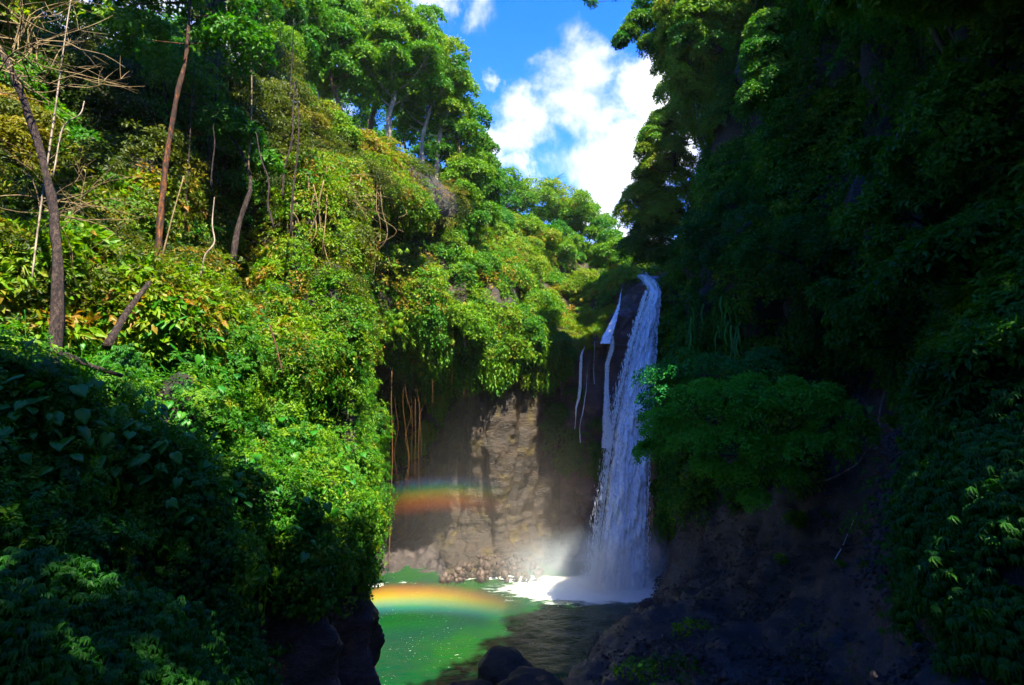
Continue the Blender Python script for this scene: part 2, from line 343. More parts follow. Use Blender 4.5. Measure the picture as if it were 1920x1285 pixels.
gorge = sheet('hillside', [
 [('w',-60,10,2),('w',-30,2,3),('w',-14,-6,4),('w',-6,-9,5),('w',2,-10,5),('w',9,-9,5),('w',16,-4,5),('w',34,4,5)],
 [('w',-60,8,12),('w',-30,-1,13),('w',-14,-9,13),('w',-6,-12,12),('w',2,-13,12),('w',9,-12,12),('w',17,-6,13),('w',36,3,13)],
 [('w',-60,6,22),('w',-30,-3,22),('w',-15,-12,21),('w',-6,-15,20),('w',2,-16,20),('w',10,-15,21),('w',19,-8,22),('w',38,2,23)],
 [('w',-60,2,27),('w',-30,-8,27),('w',-16,-18,26),('w',-6,-22,26),('w',2,-23,26),('w',11,-22,26),('w',22,-13,28),('w',40,0,29)],
 [('w',-60,-40,30),('w',-30,-50,30),('w',-16,-60,30),('w',-6,-60,30),('w',2,-60,30),('w',11,-60,30),('w',22,-55,30),('w',60,-30,32)]],
 90, 60, M_soil, 'green gorge side behind the viewpoint', amp=1.5, fscale=.2)
MUD = [(1190,1080),(1280,960),(1400,930),(1520,900),(1600,830),(1560,690),(1640,640),(1700,700),(1730,760),(1735,880),(1700,1000),(1700,1150),(1800,1230),(1920,1285),(3000,3000),(900,3000),(900,1300),(1060,1240)]
assign(right, [MUD], 1)
assign(back, [[(1050,640),(1240,500),(1240,1100),(1050,1110)]], 2)
assign(back, [[(560,1010),(800,1010),(835,1060),(835,1120),(560,1120)]], 3)
assign(left, [[(560,1100),(650,1080),(950,1060),(950,1500),(520,1400)]], 2)

# ------------------------------------------------------------------ leaf clumps (sources for the instanced foliage)
def leaf_geo(L, W, fold, droop, wide=.42):
    v = np.array([[0, 0, 0], [-W/2, wide*L, fold], [W/2, wide*L, fold], [0, .5*L, 0], [0, L, -droop]])
    return v, [(0, 3, 4, 1), (0, 2, 4, 3)]
def basis(d, spin):
    d = unit(np.asarray(d, float)); ref = np.where(np.abs(d[..., 2:3]) > .95, [[1., 0, 0]], [[0., 0, 1]])
    x = unit(np.cross(ref, d)); y = np.cross(d, x); c, s = np.cos(spin)[..., None], np.sin(spin)[..., None]
    return np.stack([x*c+y*s, -x*s+y*c, d], -1)      # columns = local x,y,z
def clump(name, n, R, L, W, mode, g, mat, aspect=.6):
    mb = MB()
    if mode == 'blob':
        for k in range(n):
            d = unit(g.normal(size=3)); d[2] = abs(d[2])*.9-.15
            p = d*R*np.array([1, 1, aspect])*(.45+.6*g.random())
            out = unit(np.array([d[0], d[1], .15*g.normal()-.15])+.45*g.normal(size=3))   # leaf points outward, slightly down
            nrm = unit(np.array([0, 0, 1.])+.55*g.normal(size=3)); x = unit(np.cross(out, nrm)); z = np.cross(x, out)
            s = .7+.6*g.random(); v, f = leaf_geo(L*s, W*s, .12*L, .12*L)
            mb.add(p+v@np.stack([x, out, z]), f, g.random())
    elif mode == 'fan':           # palmate fans of drooping leaflets
        for k in range(n):
            p = np.array([g.normal()*R*.6, g.normal()*R*.6, g.normal()*R*.25]); a0 = g.random()*6.28; lv = g.random()
            m_ = 6
            for j in range(m_):
                a = a0+(j-(m_-1)/2)*.55; out = np.array([math.cos(a), math.sin(a), -.55-.2*abs(j-(m_-1)/2)*.4]); out = unit(out)
                x = unit(np.cross(out, [0, 0, 1.])); z = np.cross(x, out); s = (.85+.3*g.random())*(1-.09*abs(j-(m_-1)/2))
                v, f = leaf_geo(L*s, W*s, .07*L, .25*L, .5); mb.add(p+v@np.stack([x, out, z]), f, lv*.7+.3*g.random())
    elif mode == 'spray':         # pinnate twigs
        for k in range(n):
            a0 = g.random()*6.28; d0 = unit(np.array([math.cos(a0), math.sin(a0), .5*g.normal()+.2]))
            lv = g.random()
            for j in range(5):
                q = d0*R*(.2+.85*j/5)+np.array([0, 0, -.25*R*(j/5)**2])
                for sg in (-1, 1):
                    side = unit(np.cross(d0, [0, 0, 1.]))*sg; out = unit(side+.5*d0+.25*g.normal(size=3)-np.array([0, 0, .2]))
                    nrm = unit(np.array([0, 0, 1.])+.35*g.normal(size=3)); x = unit(np.cross(out, nrm)); z = np.cross(x, out)
                    v, f = leaf_geo(L*(.8+.4*g.random()), W, .1*L, .1*L); mb.add(q+v@np.stack([x, out, z]), f, lv*.6+.4*g.random())
    elif mode == 'blade':         # grass and fern tuft
        for k in range(n):
            a0 = g.random()*6.28; up = .5+.9*g.random(); h = np.array([math.cos(a0), math.sin(a0), 0]); s = .6+.6*g.random()
            p0 = h*R*.15; side = np.array([-h[1], h[0], 0])*W/2; p1 = p0+(h*.35+np.array([0, 0, up*.55]))*L*s; p2 = p1+(h*.55+np.array([0, 0, -.25+.2*up]))*L*s*.8
            mb.add([p0-side, p0+side, p1+side*.8, p1-side*.8, p2], [(0, 1, 2, 3), (3, 2, 4)], g.random())
    elif mode == 'strand':        # hanging creeper strand with leaves, grows along -z of the world
        for k in range(n):
            x0, y0 = g.normal(size=2)*R*.35; ln = L*(3+5*g.random())
            m_ = 12
            for j in range(m_):
                p = np.array([x0+.06*R*g.normal(), y0+.06*R*g.normal(), -ln*j/m_]); a = g.random()*6.28
                out = unit(np.array([math.cos(a), math.sin(a), -.9])); x = unit(np.cross(out, [0, 0, 1.])); z = np.cross(x, out)
                v, f = leaf_geo(L*(.7+.5*g.random()), W, .1*L, .1*L); mb.add(p+v@np.stack([x, out, z]), f, g.random())
            mb.add([[x0-.008, y0, 0], [x0+.008, y0, 0], [x0+.004, y0, -ln], [x0-.004, y0, -ln]], [(0, 1, 2, 3)], .95)
    return mb.mesh(name, mat)
def clump_set(name, variants, **kw):
    c = bpy.data.collections.new(name)
    for i in range(variants):
        me = clump(name+'_sprig', g=np.random.default_rng(100+i), **kw); o = bpy.data.objects.new(name+'_sprig', me); c.objects.link(o)
    return c
def pebble_set():
    c = bpy.data.collections.new('pebble')
    for i in range(4):
        g = np.random.default_rng(i); mb = MB(); import bmesh
        for q in range(5):
            bm_ = bmesh.new(); bmesh.ops.create_icosphere(bm_, subdivisions=1, radius=1); V = np.array([v.co[:] for v in bm_.verts]); bm_.verts.ensure_lookup_table(); F_ = [tuple(v.index for v in f.verts) for f in bm_.faces]; bm_.free()
            V = V*(1+.35*g.normal(size=(len(V), 1))*.5)*np.array([1, .8, .6])*(.25+.8*g.random()**2)*.35; mb.add(V+g.normal(size=3)*np.array([.8, .8, .1]), F_, g.random())
        o = bpy.data.objects.new('pebble', mb.mesh('pebble', M_mud)); c.objects.link(o)
    return c
CL = {
 'pebble': pebble_set(),
 'near': clump_set('near', 4, n=16, R=.16, L=.10, W=.05, mode='blob', mat=M_leaf),
 'small': clump_set('small', 5, n=30, R=.42, L=.19, W=.10, mode='blob', mat=M_leaf),
 'fresh': clump_set('fresh', 5, n=32, R=.42, L=.17, W=.09, mode='blob', mat=M_brightened),
 'olive': clump_set('olive', 5, n=28, R=.42, L=.16, W=.08, mode='blob', mat=M_olive),
 'far': clump_set('far', 5, n=34, R=.70, L=.34, W=.17, mode='blob', mat=M_leaf, aspect=.5),
 'fan': clump_set('fan', 5, n=5, R=.20, L=.15, W=.045, mode='fan', mat=M_leaf),
 'bigfan': clump_set('bigfan', 5, n=4, R=.5, L=.42, W=.13, mode='fan', mat=M_leaf),
 'spray': clump_set('spray', 4, n=5, R=.45, L=.15, W=.07, mode='spray', mat=M_leaf),
 'blade': clump_set('blade', 4, n=22, R=.2, L=.35, W=.03, mode='blade', mat=M_leaf),
 'strand': clump_set('strand', 4, n=7, R=.8, L=.20, W=.11, mode='strand', mat=M_leaf),
}
NG = {}
def node_group(key):
    if key in NG: return NG[key]
    ng = bpy.data.node_groups.new('foliage_'+key, 'GeometryNodeTree')
    ng.interface.new_socket('Geometry', in_out='INPUT', socket_type='NodeSocketGeometry')
    ng.interface.new_socket('Geometry', in_out='OUTPUT', socket_type='NodeSocketGeometry')
    N = ng.nodes; L = ng.links; gi = N.new('NodeGroupInput'); go = N.new('NodeGroupOutput')
    ci = N.new('GeometryNodeCollectionInfo'); ci.inputs['Collection'].default_value = CL[key]; ci.inputs['Separate Children'].default_value = True; ci.inputs['Reset Children'].default_value = True
    ip = N.new('GeometryNodeInstanceOnPoints'); ip.inputs['Pick Instance'].default_value = True
    def na(nm, ty):
        a = N.new('GeometryNodeInputNamedAttribute'); a.data_type = ty; a.inputs['Name'].default_value = nm; return a.outputs['Attribute']
    L.new(gi.outputs[0], ip.inputs['Points']); L.new(ci.outputs[0], ip.inputs['Instance'])
    L.new(na('idx', 'INT'), ip.inputs['Instance Index']); L.new(na('rot', 'FLOAT_VECTOR'), ip.inputs['Rotation']); L.new(na('scl', 'FLOAT'), ip.inputs['Scale'])
    L.new(ip.outputs[0], go.inputs[0]); NG[key] = ng; return ng
def foliage(name, key, P, D, scl, tint, parent=None, origin=(0, 0, 0), seed=1, upright=False):
    """P positions, D outward directions, scl sizes, tint 0..1 -> one object whose points carry sprigs."""
    g = np.random.default_rng(seed); n = len(P)
    if upright: D = unit(np.array([0, 0, 1.])+.06*g.normal(size=(n, 3)))
    M = basis(D, g.random(n)*6.283)
    rot = np.stack([np.arctan2(M[:, 2, 1], M[:, 2, 2]), -np.arcsin(np.clip(M[:, 2, 0], -1, 1)), np.arctan2(M[:, 1, 0], M[:, 0, 0])], -1)
    me = bpy.data.meshes.new(name); me.vertices.add(n); me.vertices.foreach_set('co', (P-np.asarray(origin)).astype(np.float32).ravel())
    a = me.attributes.new('rot', 'FLOAT_VECTOR', 'POINT'); a.data.foreach_set('vector', rot.astype(np.float32).ravel())
    a = me.attributes.new('scl', 'FLOAT', 'POINT'); a.data.foreach_set('value', np.broadcast_to(scl, n).astype(np.float32))
    a = me.attributes.new('tint', 'FLOAT', 'POINT'); a.data.foreach_set('value', np.clip(np.broadcast_to(tint, n), 0, 1).astype(np.float32))
    a = me.attributes.new('idx', 'INT', 'POINT'); a.data.foreach_set('value', g.integers(0, 16, n).astype(np.int32) % len(CL[key].objects))
    me.update(); o = link(name, me, parent); md = o.modifiers.new('sprigs', 'NODES'); md.node_group = node_group(key); return o
def mounds(P, N, r, k, seed=0, up=.6, flat=.7, tint=.5, tvar=.12, tier=.5):
    """for every centre a bushy dome of k sprigs; returns positions, directions, tints"""
    g = np.random.default_rng(seed); n = len(P); r = np.broadcast_to(r, n)
    A = unit(N+np.array([0, 0, up])); d = unit(g.normal(size=(n, k, 3))+A[:, None]*.9)
    s = np.sum(d*A[:, None], -1, keepdims=True); d = np.where(s < -.1, d-2*s*A[:, None], d)
    rad = r[:, None, None]*(.55+.5*g.random((n, k, 1)))
    off = d*rad; off = off-(1-flat)*np.sum(off*A[:, None], -1, keepdims=True)*A[:, None]
    Q = P[:, None]+off
    t = np.broadcast_to(tint, n)[:, None]+tvar*g.normal(size=(n, 1))+.06*g.normal(size=(n, k))
    dd = unit(d+np.array([0, 0, tier]))
    return Q.reshape(-1, 3), dd.reshape(-1, 3), t.ravel()
def cover(name, label, sh, n, key, r, k, scl, mask, power=1.4, tint=.45, tvar=.12, seed=0, up=.6, flat=.7, lift=0.0, tfun=None, upright=False, dist_scl=0.0, tier=.9):
    P, N = sample(sh, n, power, mask, seed); g = np.random.default_rng(seed+5)
    D = np.linalg.norm(P-np.array([0, 0, CAMZ]), axis=-1)
    rr = r*(.6+.8*g.random(n))*(D/20)**dist_scl
    tt = tint if tfun is None else tfun(P)
    Q, dd, t = mounds(P+N*lift, N, rr, k, seed, up, flat, tt, tvar, 1.8 if key == 'fan' else tier)
    sc = np.repeat(scl*(.75+.5*g.random(n))*(D/20)**dist_scl, k)*(.85+.3*g.random(n*k))
    o = foliage(name, key, Q, dd, sc, t, seed=seed, upright=upright); return tag(o, label, None, None, 'stuff')
def soft(px, py, poly): return inpoly(px, py, poly).astype(float)

#==COVER==
# ---- left slope
RIGHTOFF = lambda px, py: (px < 2600) & (py > -600)
rockL = [(575,1140),(640,1090),(680,1075),(900,1060),(900,1500),(520,1500),(550,1250)]
def mL_low(px, py, C):
    return ((py > 930+0.05*px) & (px < 760) & (py < 1600) & (px > -300)).astype(float)*(1-soft(px, py, rockL)*.998)
cover('vine_cover', 'dense dark palmate creeper leaves covering the lower slope nearest the camera', left, 3400, 'fan', .34, 9, .82, mL_low, power=2.0, tint=.20, tvar=.06, seed=11, up=.9, dist_scl=.35)  # tint lowered to put extra shade into the leaf colour
def mL_band(px, py, C): return ((py > 600) & (py < 1000+.05*px) & (px < 480) & (px > -300)).astype(float)
cover('undergrowth', 'mixed leafy undergrowth around the dark leaning trunk', left, 1500, 'fan', .36, 9, .75, mL_band, power=2.0, tint=.36, tvar=.1, seed=12, up=.8, dist_scl=.3)
cover('leafy_undergrowth', 'small leaves filling the gaps of the undergrowth on the near slope', left, 1300, 'near', .45, 12, 1.0, mL_band, power=2.0, tint=.46, tvar=.1, seed=13, dist_scl=.3)
def mL_but(px, py, C): return ((py > 520) & (py < 1120) & (px > 400) & (px < 800)).astype(float)*(1-soft(px, py, rockL))
cover('buttress_creepers', 'sunlit small-leaved creepers hanging over the rock buttress', left, 3600, 'fan', .5, 9, .72, mL_but, power=1.6, tint=.50, tvar=.1, seed=14, up=.5)
cover('buttress_foliage', 'light green leaves draped over the buttress edge', left, 1100, 'small', .7, 8, .45, mL_but, power=1.6, tint=.56, tvar=.12, seed=15, up=.5)
cover('climbing_sprays', 'loose leafy sprays sticking out of the creepers on the near slope', left, 700, 'spray', 1.0, 7, .62, lambda px, py, C: ((py > 380) & (py < 1080) & (px > -200) & (px < 780)).astype(float)*(1-soft(px, py, rockL)), power=1.6, tint=.48, tvar=.14, seed=21, tier=.3, dist_scl=.4)
cover('trailing_creepers', 'thin creepers trailing down over the buttress', left, 500, 'strand', .5, 2, .45, mL_but, power=1.4, tint=.6, tvar=.14, seed=22, upright=True)
def mL_dry(px, py, C): return ((py > 350) & (py < 640) & (px > -100) & (px < 520)).astype(float)
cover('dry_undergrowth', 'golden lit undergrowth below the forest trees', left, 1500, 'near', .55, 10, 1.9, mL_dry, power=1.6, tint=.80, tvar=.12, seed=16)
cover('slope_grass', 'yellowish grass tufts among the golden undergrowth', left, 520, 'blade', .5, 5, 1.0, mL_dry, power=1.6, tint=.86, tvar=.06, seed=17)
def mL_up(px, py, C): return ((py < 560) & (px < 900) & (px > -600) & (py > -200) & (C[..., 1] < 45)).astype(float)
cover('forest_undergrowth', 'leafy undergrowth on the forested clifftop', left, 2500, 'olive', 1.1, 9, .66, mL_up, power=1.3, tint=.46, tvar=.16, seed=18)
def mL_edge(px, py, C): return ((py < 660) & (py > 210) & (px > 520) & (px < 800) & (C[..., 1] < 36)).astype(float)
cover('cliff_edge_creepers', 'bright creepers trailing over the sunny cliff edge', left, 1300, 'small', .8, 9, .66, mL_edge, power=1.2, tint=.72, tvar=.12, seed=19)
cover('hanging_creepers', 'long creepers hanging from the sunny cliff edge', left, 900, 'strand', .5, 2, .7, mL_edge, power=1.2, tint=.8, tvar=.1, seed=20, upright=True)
cover('dry_creepers', 'brown and olive creepers tangled on the cliff below the forest', left, 1200, 'olive', .8, 8, .6, lambda px, py, C: ((py < 700) & (py > 260) & (px > 330) & (px < 800) & (C[..., 1] < 36)).astype(float), power=1.4, tint=.48, tvar=.18, seed=23, up=.3)
# ---- back wall and hillside
CAVE = [(690,640),(760,600),(800,690),(880,690),(950,650),(1040,660),(1060,640),(1240,500),(1260,1150),(600,1180),(690,900)]
HILL_G = [(1040,560),(1120,600),(1160,560),(1140,630),(1100,650),(1050,650)]
def mB(px, py, C): return ((C[..., 2] > 6)).astype(float)*(1-soft(px, py, CAVE))*(1-.9*soft(px, py, HILL_G))*(px > 600)
cover('hillside_foliage', 'sunlit bushes carpeting the hillside left of the waterfall', back, 3600, 'small', 1.1, 10, 1.0, mB, power=1.4, tint=.68, tvar=.15, seed=31, up=.7)
cover('hillside_leaves', 'broad palmate leaves among the hillside bushes', back, 700, 'bigfan', 1.2, 6, .9, mB, power=1.4, tint=.66, tvar=.12, seed=32, up=.7)
def mBe(px, py, C): return soft(px, py, [(740,540),(900,580),(1040,600),(1060,680),(960,720),(900,700),(760,700)])
cover('brown_creepers', 'olive and brown creepers scattered over the hillside', back, 900, 'olive', .9, 8, .75, lambda px, py, C: (C[..., 2] > 6)*(1-soft(px, py, CAVE))*(px > 600)*1.0, power=1.4, tint=.48, tvar=.18, seed=37)
cover('cave_lip_creepers', 'creepers hanging over the lip of the dark cave', back, 420, 'strand', .8, 3, 1.0, mBe, power=1.0, tint=.55, tvar=.1, seed=33, upright=True)
def mBs(px, py, C): return soft(px, py, [(1010,690),(1060,690),(1130,800),(1130,890),(1060,880),(1020,860)])*.7+soft(px, py, [(960,660),(1060,650),(1060,720),(980,720)])
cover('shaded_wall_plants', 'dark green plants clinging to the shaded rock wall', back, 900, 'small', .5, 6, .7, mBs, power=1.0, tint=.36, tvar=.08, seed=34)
def mBm(px, py, C): return soft(px, py, [(730,690),(840,620),(860,700),(840,800),(790,860),(740,830)])+soft(px, py, [(720,820),(780,820),(760,900),(720,900)])
cover('cave_mouth_plants', 'yellow green creepers on the rock ribs at the cave mouth', back, 500, 'small', .5, 6, .6, mBm, power=1.0, tint=.68, tvar=.12, seed=35)
cover('moss_carpet', 'bright yellow green grass and moss on the ledge left of the stream', back, 700, 'blade', .3, 6, 1.1, lambda px, py, C: soft(px, py, HILL_G), power=1.0, tint=.78, tvar=.07, seed=36)
# ---- right wall
def mR(px, py, C): return (1-soft(px, py, MUD)*.997)*((px > 1150) & (px < 2300) & (py > -500) & (py < 1500) & (C[..., 2] > 1.5)).astype(float)
def mRfar(px, py, C): return mR(px, py, C)*(C[..., 1] > 17)
def mRnear(px, py, C): return mR(px, py, C)*(C[..., 1] <= 17)*((py < 760))
def mRlow(px, py, C): return mR(px, py, C)*(C[..., 1] <= 17)*((py >= 700))
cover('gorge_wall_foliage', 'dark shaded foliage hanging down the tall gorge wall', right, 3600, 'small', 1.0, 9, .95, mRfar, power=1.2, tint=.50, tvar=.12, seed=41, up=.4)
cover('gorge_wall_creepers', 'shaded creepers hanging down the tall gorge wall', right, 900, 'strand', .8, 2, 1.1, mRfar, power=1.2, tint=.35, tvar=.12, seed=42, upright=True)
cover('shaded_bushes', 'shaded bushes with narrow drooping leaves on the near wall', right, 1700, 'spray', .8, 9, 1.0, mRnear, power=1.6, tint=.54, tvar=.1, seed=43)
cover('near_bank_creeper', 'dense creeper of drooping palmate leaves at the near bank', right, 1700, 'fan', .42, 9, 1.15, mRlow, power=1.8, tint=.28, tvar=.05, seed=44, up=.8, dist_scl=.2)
cover('gorge_side_foliage', 'leafy cover on the gorge side behind the viewpoint', gorge, 1500, 'far', 1.4, 6, 1.2, lambda px, py, C: C[..., 1] > -30, power=.3, tint=.35, tvar=.1, seed=61)
cover('leaf_litter', 'fallen leaves and tiny sprouts strewn over the muddy slope', right, 420, 'near', .2, 2, .35, lambda px, py, C: soft(px, py, MUD)*(py < 1300), power=1.6, tint=.6, tvar=.3, seed=47)
cover('pebbles', 'loose dark stones and clods strewn over the muddy bank', right, 1500, 'pebble', .25, 2, .26, lambda px, py, C: soft(px, py, MUD)*(py < 1400), power=1.2, tint=.5, tvar=.1, seed=48, flat=.2)
#==END COVER==
#==PART2==
# ------------------------------------------------------------------ placing helpers
def onsurf(sh, px, py, lift=0.0, tol=9):
    X, Y = proj(sh.P); front = sh.P[..., 1] > 1
    d = np.hypot(X-px, Y-py)+np.where(front, 0, 1e6); m = d < tol
    if not m.any(): i = np.unravel_index(np.argmin(d), d.shape)
    else:
        D = np.where(m, np.linalg.norm(sh.P-np.array([0, 0, CAMZ]), axis=-1), 1e9); i = np.unravel_index(np.argmin(D), D.shape)
    return sh.P[i]+sh.N[i]*lift
def blob_sprigs(centres, radii, k, seed, flat=.75, tint=.5, tvar=.08):
    g = np.random.default_rng(seed); Q = []; D = []; T = []
    for c, r in zip(centres, radii):
        n = max(4, int(k*(r/radii_ref)**2)) if radii_ref else k
        d = unit(g.normal(size=(n, 3))); d[:, 2] = np.where(d[:, 2] < -.35, -d[:, 2], d[:, 2])
        p = c+d*r*np.array([1, 1, flat])*(.5+.55*g.random((n, 1))**.6)
        # clusters: pull the sprigs into a few leafy lumps so the outline stays uneven
        hub = p[g.integers(0, n, max(3, n//7))]; j = np.argmin(((p[:, None]-hub[None])**2).sum(-1), 1); p = p*.62+hub[j]*.38
        Q.append(p); D.append(unit(d+[0, 0, .6])); T.append(tint+tvar*g.normal()+.05*g.normal(size=n))
    return np.concatenate(Q), np.concatenate(D), np.concatenate(T)
radii_ref = None
def plant(name, label, cat, group, base, trunk, r0, blobs, key, k, scl, tint, bark, seed, limbs=True, tvar=.08, flat=.75, seg=7, crown='crown'):
    """base: 3D; trunk: list of 3D points from base to top; blobs: [(centre, radius)]"""
    g = np.random.default_rng(seed); base = np.asarray(base, float)
    t = empty(name, base, label, cat, group)
    mb = MB(); tr = np.array([np.asarray(p, float) for p in trunk])
    C = tube(mb, tr, [r0*1.25, r0, r0*.8, r0*.55, r0*.25], seg, .35)
    link('trunk', mb.mesh('trunk', bark, True, base), t)
    if limbs:
        mb = MB()
        for c, r in blobs:
            c = np.asarray(c, float); low = np.where(C[:, 2] < c[2]-.15*r)[0]
            j = low[np.argmin(np.linalg.norm(C[low]-c, axis=1)+.3*np.abs(C[low, 2]-c[2]+r))] if len(low) else len(C)//2
            s = C[j]; mid = (s+c)/2+g.normal(size=3)*.08*np.linalg.norm(c-s)+np.array([0, 0, -.08*np.linalg.norm(c-s)])
            rb = max(r0*.42*(1-.5*j/len(C)), .02); tube(mb, [s, mid, c], [rb, rb*.7, rb*.25], 5, n=7)
            for q in range(4):
                d = unit(g.normal(size=3)+[0, 0, .3])*r*.8; tube(mb, [c-(c-mid)*.2*q/3, c+d*.5+g.normal(size=3)*.05*r, c+d], [rb*.35, rb*.2, rb*.06], 4, n=5)
        link('limbs', mb.mesh('limbs', bark, True, base), t)
    Q, D, T = blob_sprigs([np.asarray(c, float) for c, _ in blobs], [r for _, r in blobs], k, seed, flat, tint, tvar)
    o = foliage(crown, key, Q, D, scl*(.8+.4*g.random(len(Q))), T, t, base, seed); o['kind'] = 'stuff'
    return t
def tall_tree(label, px, py, Y, toppy, cr, nb, key='small', k=22, scl=1.0, tint=.5, bark=None, seed=0, start=.5, lean=0, r0=.2, group='tall trees on the left clifftop', name='forest_tree', cat='tree', tvar=.09, sink=1.0):
    g = np.random.default_rng(seed); b = at(px, py, Y); top = at(px+lean, toppy, Y)
    H = top[2]-b[2]; wob = lambda s: np.array([g.normal()*s, g.normal()*s, 0])
    trunk = [b-[0, 0, sink], b+(top-b)*.25+wob(.02*H), b+(top-b)*.5+wob(.03*H), b+(top-b)*.75+wob(.03*H), b+(top-b)*.96]
    blobs = []
    for i in range(nb):
        f = start+(1-start)*(i+.5)/nb; a = i*2.4+g.random(); env = math.sin(math.pi*min(1, max(.12, (f-start)/(1-start)*.8+.18)))
        rad = cr*env*(.35+.5*g.random())
        c = b+(top-b)*f+np.array([math.cos(a)*rad, math.sin(a)*rad, g.normal()*.02*H]); blobs.append((c, cr*(.34+.2*g.random())))
    return plant(name, label, cat, group, b, trunk, r0, blobs, key, k, scl, tint, bark or M_bark, seed, tvar=tvar)

# ------------------------------------------------------------------ trees added out of view, crowns placed to shade the slopes and pool
G = np.random.default_rng(5)
for i, (bx, by, bz, cx, cy_, cz, cr) in enumerate([(13, 15, 20, 12.0, 11.0, 29, 4.6), (12, 8, 16, 8.0, 6.0, 28, 5.0), (10, 1, 12, 6.6, 0.5, 28, 5.2), (6, -7, 8, 3.8, -5.5, 28, 5.0),
                                             (-2, -10, 8, -2.0, -8.5, 27, 5.0), (15, 18, 22, 17.0, 17.0, 31, 2.8), (9, -10, 9, 9.5, -8.0, 27, 5.0), (16, 5, 20, 16.5, 5.0, 30, 5.2), (16, -3, 18, 14.5, -3.0, 30, 5.0), (13, 4, 18, 12.0, 5.5, 31, 3.6), (-15, 8, 22, -18, 10, 33, 3.8), (-12, 11, 23, -13.0, 12, 33, 3.4), (-9, 9, 20, -7.8, 11.5, 33, 2.7), (-9, -6, 12, -8.5, -6.5, 26, 4.2), (-13, 15, 25, -12.2, 13.8, 38, 3.4), (-10, 18, 25, -8.8, 16, 39, 2.6), (5, -2, 10, 3.7, 1.0, 28, 2.8), (-5, -9, 9, -5.5, -5.0, 27, 3.2), (1, -8, 9, 0.3, -2.4, 28, 2.4)]):
    b = np.array([bx, by, bz], float); c0 = np.array([cx, cy_, cz], float)
    bl = [(c0+unit(G.normal(size=3))*np.array([1, 1, .45])*cr*.66, cr*.42) for _ in range(14)]
    plant('canopy_tree', ['broad dark tree leaning out over the gorge from the right wall', 'wide canopy tree on the near right wall', 'large tree beside the viewpoint', 'large tree behind the viewpoint',
        'spreading tree on the left behind the viewpoint', 'tall tree on top of the right wall', 'thick tree far behind on the right bank', 'round crowned tree above the right bank', 'dark tree behind the right bank', 'narrow crowned tree closing the canopy of the right bank', 'tree over the forest at the far left', 'tree over the dim forest beside the leaning trunk', 'tree over the dim forest beside the red barked trunk', 'tree behind the left slope', 'very tall tree over the dim forest', 'very tall slim tree over the edge of the dim forest', 'small crowned tree straight over the viewpoint', 'tree close behind the viewpoint on the left', 'slim crowned tree close behind the viewpoint'][i], 'tree', 'trees overhanging the viewpoint',
        b, [b-[0, 0, 1], b+(c0-b)*.3+[0, 0, 1.5], b+(c0-b)*.7+[0, 0, 1], c0], .32, bl, 'far', 20 if cr > 3 or cz > 30 else 8, 1.15, .35, M_darkbark, 900+i)

# ------------------------------------------------------------------ tall trees of the left clifftop
TT = [
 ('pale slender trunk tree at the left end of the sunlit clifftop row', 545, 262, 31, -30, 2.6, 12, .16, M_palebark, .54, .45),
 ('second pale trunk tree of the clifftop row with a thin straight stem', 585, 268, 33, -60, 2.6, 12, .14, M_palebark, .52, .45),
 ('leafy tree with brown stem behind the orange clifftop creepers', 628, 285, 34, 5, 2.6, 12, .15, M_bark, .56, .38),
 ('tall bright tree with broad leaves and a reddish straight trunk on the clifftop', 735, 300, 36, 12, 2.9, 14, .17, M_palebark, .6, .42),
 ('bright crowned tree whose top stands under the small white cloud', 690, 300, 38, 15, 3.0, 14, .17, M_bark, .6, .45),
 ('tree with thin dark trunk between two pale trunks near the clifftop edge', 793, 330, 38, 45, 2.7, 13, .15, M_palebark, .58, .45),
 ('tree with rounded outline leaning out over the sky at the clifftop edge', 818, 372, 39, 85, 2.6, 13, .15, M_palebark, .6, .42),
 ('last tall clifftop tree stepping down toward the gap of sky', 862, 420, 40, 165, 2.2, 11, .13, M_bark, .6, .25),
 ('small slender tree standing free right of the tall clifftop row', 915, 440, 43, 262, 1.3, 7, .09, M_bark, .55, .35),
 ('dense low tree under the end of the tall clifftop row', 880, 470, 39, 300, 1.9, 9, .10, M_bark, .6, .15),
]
for i, (lab, px, py, Y, tp, cr, nb, r0, bk, ti, st) in enumerate(TT):
    tall_tree(lab, px, py, Y, tp, cr*1.1, nb+6, 'small', 42, 1.05, ti, bk, 200+i, start=st, r0=r0, lean=random.uniform(-12, 12))
TT2 = [('tree filling the gap behind the pale trunks of the clifftop', 610, 330, 44, 130, .46), ('tree filling the gap in the middle of the clifftop row', 690, 340, 46, 150, .5), ('darker tree behind the thin trunks of the clifftop row', 765, 370, 46, 190, .44), ('low tree behind the right end of the clifftop row', 835, 410, 46, 250, .5)]
for i, (lab, px, py, Y, tp, ti) in enumerate(TT2):
    tall_tree(lab, px, py, Y, tp, 2.9, 12, 'small', 40, 1.1, ti, M_bark, 230+i, start=.15, r0=.1)
